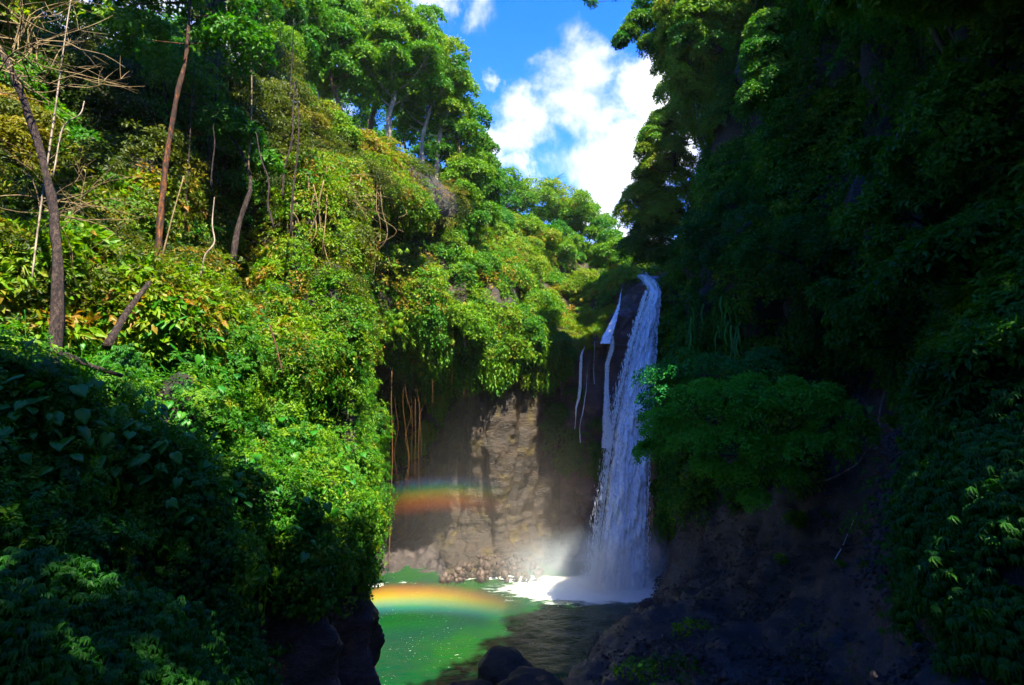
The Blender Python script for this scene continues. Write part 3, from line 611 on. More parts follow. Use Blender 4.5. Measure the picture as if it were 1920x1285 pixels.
FT = [
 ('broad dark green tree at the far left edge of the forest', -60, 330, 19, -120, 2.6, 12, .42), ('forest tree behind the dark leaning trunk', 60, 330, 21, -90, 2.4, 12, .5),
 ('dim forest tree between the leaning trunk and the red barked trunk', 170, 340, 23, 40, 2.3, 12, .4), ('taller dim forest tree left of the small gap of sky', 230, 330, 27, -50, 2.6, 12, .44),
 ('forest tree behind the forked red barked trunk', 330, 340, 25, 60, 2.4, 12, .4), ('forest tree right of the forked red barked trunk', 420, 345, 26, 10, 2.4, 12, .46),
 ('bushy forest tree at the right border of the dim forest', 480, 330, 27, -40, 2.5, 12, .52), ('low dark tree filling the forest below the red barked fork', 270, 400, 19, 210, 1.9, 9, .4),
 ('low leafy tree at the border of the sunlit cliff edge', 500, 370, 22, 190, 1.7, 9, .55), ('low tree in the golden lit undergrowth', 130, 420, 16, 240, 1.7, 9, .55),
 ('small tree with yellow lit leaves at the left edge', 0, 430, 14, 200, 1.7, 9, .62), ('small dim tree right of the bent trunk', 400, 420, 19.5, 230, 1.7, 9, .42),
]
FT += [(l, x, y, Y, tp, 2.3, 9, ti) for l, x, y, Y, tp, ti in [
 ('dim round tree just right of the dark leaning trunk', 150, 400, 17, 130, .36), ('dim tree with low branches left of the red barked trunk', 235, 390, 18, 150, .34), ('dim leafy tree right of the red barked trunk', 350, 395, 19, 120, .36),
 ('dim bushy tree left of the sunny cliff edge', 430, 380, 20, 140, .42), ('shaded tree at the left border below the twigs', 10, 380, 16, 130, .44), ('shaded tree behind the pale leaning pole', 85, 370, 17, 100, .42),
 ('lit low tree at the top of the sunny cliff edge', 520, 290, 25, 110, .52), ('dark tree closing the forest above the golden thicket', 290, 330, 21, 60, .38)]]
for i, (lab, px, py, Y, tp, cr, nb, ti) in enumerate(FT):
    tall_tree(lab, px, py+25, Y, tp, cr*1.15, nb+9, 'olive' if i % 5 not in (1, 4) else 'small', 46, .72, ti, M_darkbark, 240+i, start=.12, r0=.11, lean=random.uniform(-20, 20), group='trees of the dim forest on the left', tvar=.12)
# near forest trunks
def P3(*a): return [at(*q) for q in a]
plant('forest_tree', 'dark thick leaning trunk rising through the undergrowth at the far left', 'tree', None, at(96, 760, 8.2), P3((92,800,8.2),(100,690,8.4),(108,520,8.7),(98,380,9.0),(62,240,9.2),(20,130,9.3),(-30,40,9.4),(-90,-60,9.5)), .085,
      [(at(-60,-20,9.4), .8), (at(10,-60,9.8), .9), (at(90,-50,10), .9), (at(-10,40,9.6), .5)], 'near', 70, 1.4, .75, M_darkbark, 301, tvar=.1)
plant('forest_tree', 'forked tree with red lichen bark in the dim forest', 'tree', None, at(298, 470, 14), P3((295,520,14),(300,420,14.2),(312,300,14.4),(332,180,14.6),(350,100,14.8),(356,0,15),(360,-80,15)), .075,
      [(at(300,-20,15), 1.2), (at(400,20,15.4), 1.3), (at(250,70,15.2), .9), (at(440,90,15.5), 1.0), (at(340,-70,15.5), 1.4), (at(200,0,15.5), 1.2)], 'near', 90, 1.7, .5, M_redbark, 302)
plant('forest_tree', 'thin dark forked sapling on the shaded clifftop', 'tree', None, at(440, 480, 16.5), P3((436,500,16.5),(448,420,16.8),(470,350,17),(455,290,17.2),(420,240,17.3)), .08,
      [(at(420,230,17.3), .7), (at(490,310,17.5), .6), (at(450,260,17.3), .7)], 'near', 60, 1.7, .48, M_darkbark, 303)
for i, (lab, pts, r, bk) in enumerate([
  ('pale bare pole leaning among the twigs at upper left', [(60,520,9),(75,400,9.3),(100,230,9.5),(125,50,9.6),(140,-40,9.7)], .014, M_palebark),
  ('thin pale stem curving beside the dark leaning trunk', [(100,330,9),(118,240,9.2),(150,215,9.2),(158,190,9.3)], .012, M_palebark),
  ('fallen grey log leaning in the shade of the undergrowth', [(200,650,9.2),(235,590,9.8),(280,530,10.5)], .06, M_darkbark),
  ('second thinner fallen log lying beside the grey one', [(120,665,8.2),(180,690,8.2),(230,705,8.3)], .04, M_darkbark),
  ('bare crooked pale stem in the golden undergrowth', [(376,520,13),(384,480,13),(402,455,13.1),(398,420,13.2),(402,370,13.3)], .018, M_palebark),
  ('slim yellow green pole leaning beside the red trunk', [(302,490,12.5),(325,400,12.8),(345,330,13)], .015, M_twig),
  ('thin brown dead stem among the bright buttress leaves', [(505,610,13),(518,650,12.8),(530,700,12.4)], .018, M_redbark),
  ('thin pale trunk in the dim forest beside the fork', [(465,330,17),(470,240,17.2),(472,150,17.4),(468,60,17.5)], .025, M_twig)]):
    mb = MB(); tube(mb, P3(*pts), [r*1.2, r, r*.6], 6, .3); o = link('stem' if 'log' not in lab else 'fallen_log', mb.mesh('stem', bk, True)); tag(o, lab, 'log' if 'log' in lab else 'stem')
g = np.random.default_rng(91)
for i in range(20):
    px = g.uniform(-20, 540); Y = g.uniform(12.5, 23); py = g.uniform(330, 470); tp = py-g.uniform(120, 380); ln = g.normal()*35; r = g.uniform(.012, .04)
    mb = MB(); tube(mb, P3(*[(px+ln*j/4+g.normal()*5, py+(tp-py)*j/4, Y+.1*j) for j in range(5)]), [r*1.2, r, r*.5], 5, .3)
    tag(link('sapling', mb.mesh('sapling', [M_darkbark, M_darkbark, M_darkbark][i % 3], True)), 'slender stem standing half hidden in the dim forest on the left', 'sapling', 'slender stems in the dim forest')
# tangle of bare twigs upper left
def twig_bush(name, label, cat, base, n, L, seed, mat=M_twig, spread=1.0, r=.012, updir=(0, 0, 1), droop=.0):
    g = np.random.default_rng(seed); mb = MB(); base = np.asarray(base, float)
    for i in range(n):
        p = base+g.normal(size=3)*.12*L*spread; d = unit(np.array(updir)+g.normal(size=3)*.6*spread); pts = [p]
        for s in range(4): d = unit(d+g.normal(size=3)*.28-np.array([0, 0, droop])); p = p+d*L/4; pts.append(p)
        C = tube(mb, pts, [r, r*.6, r*.25], 4, n=9)
        for q in range(3):
            s0 = C[g.integers(2, 8)]; dd = unit(d+g.normal(size=3)*.7); tube(mb, [s0, s0+dd*L*.15+g.normal(size=3)*.02, s0+dd*L*.32], [r*.45, r*.3, r*.12], 3, n=4)
    o = link(name, mb.mesh(name, mat, False)); return tag(o, label, cat, None, None)
twig_bush('bare_shrub', 'tangle of bare pale twigs in the top left corner', 'shrub', at(40, 110, 9), 46, 1.6, 1, spread=1.3, updir=(.3, 0, .8))
twig_bush('bare_shrub', 'bare arching twigs right of the dark leaning trunk', 'shrub', at(100, 400, 10), 26, 1.5, 2, updir=(.5, 0, .8), droop=.15)
twig_bush('bare_shrub', 'brown dry twigs hanging on the sunny cliff edge', 'shrub', at(600, 345, 22), 40, 2.2, 3, mat=M_twig, updir=(0, -.2, -.4), droop=.2, r=.02)

# ------------------------------------------------------------------ trees of the far hill
HT = [
 ('rounded dark green tree on the far hill beside the tall clifftop row', 945, 470, 58, 342, 3.0, 9, .45, .4), ('flat topped airy tree against the sky on the far hill', 1010, 460, 62, 374, 4.2, 10, .66, .62),
 ('second flat topped tree on the far hill below the palm', 1065, 470, 62, 398, 3.6, 9, .64, .55), ('open crowned tree stepping down the far hill toward the fall', 1095, 490, 62, 402, 3.2, 9, .5, .5),
 ('small round tree near the right end of the far hill', 1138, 520, 60, 425, 2.2, 7, .55, .4), ('pale green tree just left of the waterfall lip', 1150, 540, 52, 452, 1.8, 7, .62, .3),
 ('low bright tree in the middle of the far hill', 990, 500, 52, 425, 2.4, 8, .7, .3), ('low dark bushy tree below the rounded hill tree', 930, 500, 50, 415, 2.2, 8, .48, .3),
 ('small bright tree above the waterfall lip in the gap', 1215, 522, 56, 470, 1.8, 7, .6, .2), ('low tree on the saddle of the far hill', 1045, 510, 56, 440, 2.4, 8, .6, .3)]
for i, (lab, px, py, Y, tp, cr, nb, ti, st) in enumerate(HT):
    tall_tree(lab, px, py, Y, tp-10, cr*1.12, nb+3, 'small', 34, 1.2, ti, M_bark, 400+i, start=st, r0=.14, lean=random.uniform(-10, 10), group='trees along the top of the far hill')
# round bushes and small trees on the hillside
HB = [
 ('big rounded yellow green bush in the middle of the hillside', (975,500,47), [(975,490,46,2.0),(950,510,45.5,1.6),(1000,505,46,1.6),(985,470,47,1.5)], .78),
 ('rounded bush just below the big yellow green one', (930,560,40), [(930,550,40,1.2),(950,570,40,1.0),(915,570,39.5,1.0)], .60),
 ('feathery pale green bush left of the orange earth', (1010,580,42), [(1010,570,42,1.3),(990,590,41,1.1),(1030,595,42,1.0)], .66),
 ('leafy bush with dark hollow beneath it on the hillside', (880,520,38), [(880,510,38,1.4),(905,500,39,1.2),(865,535,37,1.1)], .56),
 ('bush of pale broad leaves above the grassy ledge', (1095,540,50), [(1095,530,50,1.5),(1075,545,50,1.2),(1120,545,49,1.2)], .72),
 ('small dark tree beside the stream on the hill', (1145,545,47), [(1145,530,47,1.0),(1150,555,46,.9),(1140,570,45,.8)], .42),
 ('umbrella shaped small tree high on the left of the hillside', (905,440,46), [(905,430,46,1.5),(925,435,46,1.2),(888,440,45,1.1)], .76),
 ('dense bush under the last tall clifftop tree', (835,470,37), [(835,460,37,1.4),(815,480,36.5,1.2),(850,490,37,1.1)], .58),
 ('bright bush bulging over the cave lip', (870,620,34.5), [(870,605,34.8,1.2),(850,590,34.6,1.0),(890,625,34.8,.9)], .62),
 ('bright bush hanging at the right end of the cave lip', (980,630,38), [(980,620,38,1.1),(1000,640,38.4,.9),(960,640,37.6,.8)], .64),
 ('dark green bush between ledge and grassy patch', (1050,650,40), [(1050,640,40,.8),(1030,660,39.8,.8),(1065,665,40,.6)], .44),
 ('bush with orange young leaves on the cliff edge', (690,290,30), [(690,285,30,1.2),(660,275,29.5,1.0),(715,305,31,1.0)], .88),
 ('bright pointed bush on the sunny cliff edge', (630,250,28), [(625,240,28,1.0),(615,215,28,.7),(645,260,28,.9)], .74),
 ('bush of drooping creepers at the corner of the sunny cliff', (770,390,31.5), [(770,380,31.5,1.1),(750,400,31,.9),(790,400,32,.9)], .6)]
for i, (lab, b, bl, ti) in enumerate(HB):
    bb = at(*b)-[0, 0, 1.0]; blobs = [(at(px, py, Y), r) for px, py, Y, r in bl for q in range(max(1, round(r*1.3)))]; c0 = np.mean([c for c, _ in blobs], 0)
    plant('bush', lab, 'bush', None, bb, [bb, (bb+c0)/2, c0], .08, blobs, 'small', 70, .8, ti, M_bark, 450+i, tvar=.07, flat=.8)
# palm
pb_ = at(1035, 470, 66); pt = at(1036, 348, 66)
palm = empty('palm_tree', pb_, 'small dark palm sticking up over the trees of the far hill', 'palm tree')
mb = MB(); tube(mb, [pb_, (pb_+pt)/2+[.2, 0, 0], pt], [.16, .13, .12], 6); link('trunk', mb.mesh('trunk', M_bark, True, pb_), palm)
fm = MB(); g = np.random.default_rng(3)
for kf in range(1):
    pass
def frond_mesh(seed):
    mb = MB(); g = np.random.default_rng(seed); L = 1.9
    for j in range(13):
        f = (j+1)/13; c = np.array([0, L*f, .75*f-1.1*f*f]); 
        for sg in (-1, 1):
            l = .55*math.sin(math.pi*min(1, f*.85+.12)); e = c+np.array([sg*l*.8, l*.5, -.35*l]); s = np.array([0, .05, 0])
            mb.add([c-s, c+s, e+s*.3, (c+e)/2+[0, 0, .04]], [(0, 1, 2, 3)], g.random())
    tube(mb, [[0, 0, 0], [0, L*.5, .1], [0, L, -.35]], [.03, .02, .01], 4); return mb.mesh('frond', M_big)
fmesh = frond_mesh(1)
for kf in range(11):
    o = link('frond', fmesh, palm, tuple(pt-pb_)); o.rotation_euler = (R_(random.uniform(10, 55)), 0, kf*2.4)

# ------------------------------------------------------------------ bushes on the right wall silhouette and the overhang
RB = [
 ('sunlit bush bulging from the gorge wall against the big cloud', (1245,310,38), [(1222,262,38,1.0),(1208,285,38,.7),(1240,235,38,1.0),(1225,310,38,.9),(1255,285,38,1.2),(1265,230,38,1.4),(1285,260,38,1.5),(1262,180,38,1.3),(1290,200,38,1.5),(1268,120,38,1.3),(1300,130,38,1.7),(1275,60,38,1.4),(1310,60,38,1.7),(1320,200,38,1.7),(1345,120,37,1.8),(1340,250,37,1.7)], .70),
 ('rounded bush leaning left from the wall above the waterfall', (1250,400,40), [(1190,375,40,1.1),(1175,400,40,.9),(1215,365,40,1.2),(1195,420,40,1.2),(1230,400,40,1.6),(1210,330,39.5,1.0),(1250,350,39.5,1.7),(1275,390,39.5,1.7),(1235,420,39.5,1.5),(1265,320,39.5,1.5)], .70),
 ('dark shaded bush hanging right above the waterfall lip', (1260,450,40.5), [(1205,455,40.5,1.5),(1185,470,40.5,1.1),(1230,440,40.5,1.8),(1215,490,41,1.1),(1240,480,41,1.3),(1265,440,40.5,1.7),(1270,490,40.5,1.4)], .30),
 ('drooping branch with small leaves high above the gap', (1260,60,31), [(1215,18,31,.9),(1195,45,31,.7),(1180,62,31,.5),(1235,40,31,1.1),(1215,85,31,.6),(1245,90,31,1.0),(1165,75,31,.35),(1250,130,32,.9)], .45),
 ('sunlit leafy crown at the top edge of the frame right of the sky', (1330,80,29), [(1270,15,29,1.3),(1310,30,28.5,1.4),(1290,80,29,1.2),(1265,60,29.5,1.0),(1340,-10,28.5,1.5),(1275,150,30,.9),(1290,120,30,1.3),(1320,100,29.5,1.5),(1300,180,31,1.2),(1350,40,29,1.6),(1265,110,31,.9)], .66),
 ('hanging green mass of creepers below the top of the gorge wall', (1470,200,25.5), [(1430,110,25.5,1.1),(1445,150,25.4,1.2),(1425,190,25.6,1.1),(1435,60,25.6,1.0),(1460,215,25.4,.8)], .55),
]
for i, (lab, b, bl, ti) in enumerate(RB):
    bb = at(*b); blobs = [(at(px, py, Y)+.15*r*q, r) for px, py, Y, r in bl for q in range(max(1, round(r*1.6)))]; c0 = np.mean([c for c, _ in blobs], 0)
    plant('bush', lab, 'bush', None, bb, [bb+[.8, .3, -.3], (bb+c0)/2+[0, 0, .3], c0], .1, blobs, 'small', 110, .72, ti, M_darkbark, 500+i, tvar=.1, flat=.9)
# tiny sprig in the sky
bb = at(1150, -60, 31); plant('hanging_branch', 'thin leafy twig dangling from the top edge into the blue sky', 'branch', None, bb, [bb, at(1125,-20,31), at(1112,12,31)], .03, [(at(1112,8,31), .22), (at(1100,-2,31), .15), (at(1148,-4,31), .3)], 'near', 22, 1.2, .3, M_darkbark, 520)

# shaded trees and bushes of the right wall
SB = [
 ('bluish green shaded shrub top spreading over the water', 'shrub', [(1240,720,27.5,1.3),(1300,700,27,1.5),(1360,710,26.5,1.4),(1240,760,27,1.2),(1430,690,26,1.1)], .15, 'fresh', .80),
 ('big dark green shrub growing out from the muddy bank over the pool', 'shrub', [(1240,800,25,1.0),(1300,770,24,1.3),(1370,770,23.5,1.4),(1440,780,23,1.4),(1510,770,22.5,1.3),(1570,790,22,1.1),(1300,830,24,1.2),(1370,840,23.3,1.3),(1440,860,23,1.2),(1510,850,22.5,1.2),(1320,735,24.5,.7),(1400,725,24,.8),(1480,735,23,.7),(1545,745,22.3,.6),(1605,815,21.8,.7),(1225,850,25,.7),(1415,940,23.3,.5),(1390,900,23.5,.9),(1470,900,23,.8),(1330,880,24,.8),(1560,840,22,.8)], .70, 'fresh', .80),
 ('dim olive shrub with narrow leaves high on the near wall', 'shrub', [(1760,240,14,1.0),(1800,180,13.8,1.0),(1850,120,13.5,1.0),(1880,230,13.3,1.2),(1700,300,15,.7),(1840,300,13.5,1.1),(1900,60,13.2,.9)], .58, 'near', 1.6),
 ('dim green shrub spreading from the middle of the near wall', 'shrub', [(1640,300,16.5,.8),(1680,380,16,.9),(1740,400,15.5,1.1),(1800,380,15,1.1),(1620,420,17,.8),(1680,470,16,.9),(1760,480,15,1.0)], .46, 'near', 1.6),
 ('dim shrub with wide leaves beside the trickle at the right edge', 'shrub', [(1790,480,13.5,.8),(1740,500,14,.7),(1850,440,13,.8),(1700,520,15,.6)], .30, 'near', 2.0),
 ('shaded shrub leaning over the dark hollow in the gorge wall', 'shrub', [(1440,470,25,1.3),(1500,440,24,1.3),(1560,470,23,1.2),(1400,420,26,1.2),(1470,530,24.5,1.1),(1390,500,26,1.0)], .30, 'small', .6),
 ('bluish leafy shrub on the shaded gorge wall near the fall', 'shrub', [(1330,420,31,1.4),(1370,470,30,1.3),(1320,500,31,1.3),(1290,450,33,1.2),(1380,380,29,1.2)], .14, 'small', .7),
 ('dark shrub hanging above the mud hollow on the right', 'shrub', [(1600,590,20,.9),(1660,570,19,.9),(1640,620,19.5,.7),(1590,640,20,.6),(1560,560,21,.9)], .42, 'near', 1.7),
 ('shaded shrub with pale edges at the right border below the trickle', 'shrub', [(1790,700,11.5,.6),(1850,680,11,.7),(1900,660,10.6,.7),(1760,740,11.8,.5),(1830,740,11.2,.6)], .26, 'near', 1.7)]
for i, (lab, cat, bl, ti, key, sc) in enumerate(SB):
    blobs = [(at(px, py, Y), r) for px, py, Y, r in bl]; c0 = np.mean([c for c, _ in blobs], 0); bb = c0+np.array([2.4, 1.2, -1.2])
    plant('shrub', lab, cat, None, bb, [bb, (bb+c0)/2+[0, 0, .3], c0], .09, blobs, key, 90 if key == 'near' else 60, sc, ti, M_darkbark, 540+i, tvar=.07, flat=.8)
# leaning bare trunks upper right
for i, (lab, pts, r) in enumerate([('pale bare trunk slanting down at the upper right', [(1715,-30,16.8),(1745,50,16.6),(1790,120,16.4)], .10), ('second slanting trunk just right of the pale one', [(1745,-30,16.6),(1775,40,16.4),(1812,118,16.2)], .06)]):
    mb = MB(); tube(mb, P3(*pts), [r, r, r*.8], 7, .3); tag(link('bare_tree', mb.mesh('bare_tree', M_bark, True)), lab, 'tree')
# hanging fern ribbons on the right wall
hb = onsurf(right, 1330, 590, .3); fern = empty('hanging_fern', hb, 'bright green fern with long ribbons hanging on the shaded wall beside the fall', 'fern')
def ribbon(seed):
    g = np.random.default_rng(seed); mb = MB(); L = 1.3+.5*g.random(); x0 = 0; V = []
    for j in range(10):
        f = j/9; c = np.array([.06*math.sin(6*f+seed), -.35*math.sin(f*1.6), -L*f]); wd = .055*(1-f*.7); V += [c+[-wd, 0, 0], c+[wd, 0, 0]]
    mb.add(V, [(2*j, 2*j+1, 2*j+3, 2*j+2) for j in range(9)], .8); return mb.mesh('frond', M_fern)
M_fern = leaf_material('fern_frond', [(0, (0.02, 0.15, 0.01)), (1, (0.07, 0.26, 0.008))], instanced=False, trans=.3)
rm = [ribbon(i) for i in range(5)]
for i in range(46):
    p = onsurf(right, random.uniform(1290, 1375), random.uniform(560, 650), random.uniform(.5, .9), 30); o = link('frond', rm[i % 5], fern, tuple(p-hb)); o.rotation_euler = (0, 0, random.uniform(-.9, .9))

# ------------------------------------------------------------------ heart-leaved plants on the near left slope (every leaf a part)
def heart_leaf(seed, L=.24):
    g = np.random.default_rng(seed); mb = MB(); W = L*.82
    prof = [(-.18, .30), (-.08, .47), (.08, .55), (.3, .52), (.55, .40), (.78, .22), (1.0, 0.02)]
    V = [[0, 0, 0]]; f = []
    mid = [(0, y*L, .0-.10*L*(y*y)) for y, _ in prof]; mid[0] = (0, 0.0, 0); mid[1] = (0, .02*L, 0)
    V = list(mid); n = len(prof)
    for sg in (-1, 1):
        o = len(V)
        for j, (y, wd) in enumerate(prof):
            V.append((sg*wd*W*.55, y*L, .07*L*wd*2-.14*L*y*y+.015*L*g.normal()))
        o2 = len(V)
        for j, (y, wd) in enumerate(prof):
            V.append((sg*wd*W, y*L-(.02*L), -.02*L-.2*L*y*y+.02*L*g.normal()))
        for j in range(n-1):
            q = (j, j+1, o+j+1, o+j); f.append(q if sg > 0 else q[::-1]); q = (o+j, o+j+1, o2+j+1, o2+j); f.append(q if sg > 0 else q[::-1])
    mb.add(V, f, .3+.4*g.random()); return mb.mesh('leaf', M_big, True)
HL = [heart_leaf(i) for i in range(6)]
def heart_plant(label, cpx, cpy, spreadx, spready, n, size, seed, sh=left, group='heart leaved plants on the near slope', mats=None):
    g = np.random.default_rng(seed); b = onsurf(sh, cpx, cpy+20, .05, 25); t = empty('heart_leaf_plant', b, label, 'plant', group); mb = MB()
    for i in range(int(n*1.25)):
        px, py = cpx+g.normal()*spreadx, cpy+g.normal()*spready; p = onsurf(sh, px, py, .38+.25*g.random(), 25)
        o = link('leaf', HL[g.integers(0, 6)], t, tuple(p-b)); s = size*(.36+.34*g.random()); o.scale = (s, s, s)
        # tip hangs out and down, toward the open air
        yaw = math.pi+(.6 if px < 960 else -.6)+g.normal()*.9; o.rotation_euler = (R_(-38+14*g.normal()), R_(12*g.normal()), yaw)
        q = b+(p-b)*.5+np.array([0, .1, -.15]); tube(mb, [b+g.normal(size=3)*.05, q, p], [.006, .006, .004], 3, n=6)
    link('stems', mb.mesh('stems', M_big, False, b), t); return t
HPL = [
 ('heart leaved plant with big dull leaves at the left edge of the near slope', 25, 700, 35, 40, 14, 1.0), ('heart leaved plant with the largest ribbed leaf under the dark trunk', 95, 760, 28, 30, 8, 1.25),
 ('wide patch of blue glinting heart leaves in the middle of the near slope', 190, 790, 55, 30, 20, 1.15), ('heart leaved plant with one bright lit leaf beside the dark trunk', 130, 700, 35, 20, 9, 1.0),
 ('heart leaved plant with long drooping leaves low at the left edge', 50, 850, 45, 40, 16, .95), ('heart leaved plant whose leaves hang over the dark hollow', 130, 880, 50, 30, 14, 1.2),
 ('row of glossy heart leaves hanging above the dark creeper', 290, 800, 45, 25, 16, 1.15), ('glossy lit heart leaves right of the row', 350, 830, 40, 25, 14, 1.1), ('bright climbing heart leaves in the sun under the golden thicket', 320, 640, 28, 28, 14, 1.3),
 ('sunlit leaves climbing right of the bright heart leaves', 400, 690, 35, 30, 14, 1.2), ('heart leaved climber with bluish glints at the shade line', 330, 900, 60, 28, 22, 1.2), ('heart leaves with wet glints below the lit buttress', 440, 900, 45, 30, 20, 1.3),
 ('small glinting heart leaves at the lower buttress', 520, 960, 45, 35, 20, 1.35), ('pale heart leaves on the shaded left border', 10, 780, 25, 40, 11, .9), ('small patch of heart leaves above the buttress shade line', 560, 800, 45, 30, 18, 1.4),
 ('glossy heart leaves at the lit corner of the buttress', 650, 860, 25, 40, 18, 1.5)]
for i, (lab, x, y, sx, sy, n, s) in enumerate(HPL): heart_plant(lab, x, y, sx, sy, n, s, 600+i)
for i, (lab, x, y, sx, sy, n, s) in enumerate([('heart leaved plant at the right end of the big shrub', 1590, 800, 28, 30, 18, 2.6), ('pale heart leaved climber above the big shrub', 1500, 690, 35, 22, 20, 2.2),
    ('heart leaved climber high on the dim near wall', 1700, 480, 30, 40, 16, 2.0), ('shaded heart leaves at the right bank above the creeper', 1760, 730, 30, 35, 18, 1.4), ('dark heart leaves at the right border', 1870, 690, 35, 30, 18, 1.5)]):
    heart_plant(lab, x, y, sx, sy, n, s, 640+i, right, 'heart leaved plants on the shaded bank')
# long bladed plant by the trunk
def blade_plant(label, base, n, L, seed):
    g = np.random.default_rng(seed); t = empty('spiky_plant', base, label, 'plant')
    for i in range(n):
        a = i*2.4; mb = MB(); h = np.array([math.cos(a), math.sin(a), 0]); s = np.array([-h[1], h[0], 0])*.018; V = []
        for j in range(6):
            f = j/5; c = h*L*f*.7+np.array([0, 0, L*(.95*f-.55*f*f)]); V += [c-s*(1-f*.9), c+s*(1-f*.9)]
        mb.add(V, [(2*j, 2*j+1, 2*j+3, 2*j+2) for j in range(5)], g.random()); link('leaf', mb.mesh('leaf', M_fern), t)
blade_plant('tuft of long narrow leaves beside the foot of the dark trunk', onsurf(left, 105, 745, .35), 11, .55, 1)
blade_plant('tuft of strap leaves in the golden undergrowth', onsurf(left, 135, 470, .4), 13, .8, 2)

# ------------------------------------------------------------------ small plants on the mud
for i, (lab, x, y, n, s, r) in enumerate([('bright green small shrub alone on the muddy slope', 1490, 975, 26, .9, .5), ('low sprig of leaves below the lone shrub on the mud', 1460, 1045, 8, .7, .3), ('thin creeping sprig on the mud near the trickle', 1625, 1000, 6, .6, .3),
        ('tiny leafy sprig in the middle of the mud', 1575, 1052, 5, .55, .2), ('second tiny sprig right of the first on the mud', 1618, 1057, 5, .55, .2), ('hanging bluish sprig under the big shrub', 1370, 940, 16, .9, .6), ('small sprout at the upper mud edge', 1540, 958, 4, .5, .15),
        ('yellowing leaf sprig beside the near creeper', 1712, 1180, 5, .6, .15), ('leafy clump on the bank beside the trickle', 1660, 800, 14, .7, .45)]):
    p = onsurf(right, x, y, .12, 12); bl = [(p+np.array([0, -.1, r*.5]), r), (p+np.array([r*.5, -.1, 0]), r*.6)]
    plant('small_plant', lab, 'plant', 'small plants on the muddy slope', p, [p-[0, 0, .1], p+[0, 0, r*.3], p+[0, 0, r*.6]], .015, bl, 'fan', n, s*1.3, .48, M_vine, 660+i, limbs=False, crown='leaves')
# fallen branch
fb = onsurf(right, 1655, 815, .2); br = empty('fallen_branch', fb, 'pale dead branch lying bent on the mud beside the big shrub', 'branch')
def on(sh, pts, lift=.15): return [onsurf(sh, x, y, lift, 10) for x, y in pts]
for nm, pts, r in [('stem', [(1515,908),(1560,895),(1600,870),(1625,840),(1652,822)], .035), ('stem', [(1652,822),(1652,780),(1657,745),(1665,715),(1690,688)], .04), ('side_twig', [(1652,790),(1632,768),(1612,742)], .016), ('side_twig', [(1695,798),(1712,772),(1725,765)], .03), ('side_twig', [(1500,882),(1540,902),(1580,890)], .02)]:
    mb = MB(); tube(mb, on(right, pts), [r, r*.8, r*.5], 6, .3); link(nm, mb.mesh(nm, M_palebark, True, fb), br)
for i, (lab, pts, r) in enumerate([('thin dead twigs on the shaded rock at right', [(1760,590),(1800,600),(1830,612)], .012), ('second thin dead twig on the shaded rock at right', [(1820,615),(1850,608),(1885,612)], .012), ('bent dead stick standing on the muddy bank', [(1458,980),(1462,1005),(1463,1030)], .015)]):
    mb = MB(); tube(mb, on(right, pts), [r, r*.7, r*.4], 5); tag(link('dead_twig', mb.mesh('dead_twig', M_palebark, True)), lab, 'twig')

# ------------------------------------------------------------------ aerial roots and vines over the cave mouth
VL = [(735,690,1070,33.5,.02),(744,700,1000,34.4,.006),(766,700,935,34.2,.008),(772,690,915,34.6,.005),(760,700,1030,34,.008),(785,680,930,34.5,.010),(778,660,900,34.5,.010),(790,690,860,34.8,.008),(812,620,760,34.5,.012),(870,660,745,36,.012),(848,640,720,35.5,.010),(980,650,715,38,.012)]
for i, (x, y0, y1, Y, r) in enumerate(VL):
    g = np.random.default_rng(700+i); n = 6; pts = [at(x+g.normal()*6*(1-j/n)+(-6*j/n if i == 0 else 0), y0+(y1-y0)*j/n, Y) for j in range(n+1)]
    mb = MB(); tube(mb, pts, [r, r, r*(1.2 if i == 0 else .6)], 5)
    lab = 'thickest orange aerial root hanging down to just above the pool' if i == 0 else ['thin aerial root hanging close behind the thick orange one', 'long aerial root in the middle of the dark cave mouth', 'aerial root hanging close beside the long middle one', 'hair thin root reaching lowest in the cave mouth', 'rightmost thin root of the cave mouth bunch', 'short thin root at the top of the cave mouth', 'short root beside the rib of creepers', 'root hanging from the bright leaves of the overhang', 'curled root hanging under the middle of the overhang', 'short crooked root left of the lit rock', 'pale root hanging from the red earth edge'][i-1]
    tag(link('aerial_root', mb.mesh('aerial_root', M_vine, True)), lab, 'root', 'aerial roots hanging over the cave mouth')
g = np.random.default_rng(44)
for i in range(34):
    x = g.uniform(560, 760); y0 = 300+.5*abs(x-640)+g.uniform(0, 60); p = onsurf(left, x, y0, .5, 12); ln = g.uniform(1.5, 5)
    pts = [p+np.array([g.normal()*.08*j, g.normal()*.05*j-.1, -ln*j/5]) for j in range(6)]; mb = MB(); tube(mb, pts, [.025, .02, .01], 4)
    tag(link('hanging_vine', mb.mesh('hanging_vine', M_twig, True)), 'thin dry vine hanging down the sunny cliff edge', 'vine', 'dry vines hanging down the sunny cliff edge')

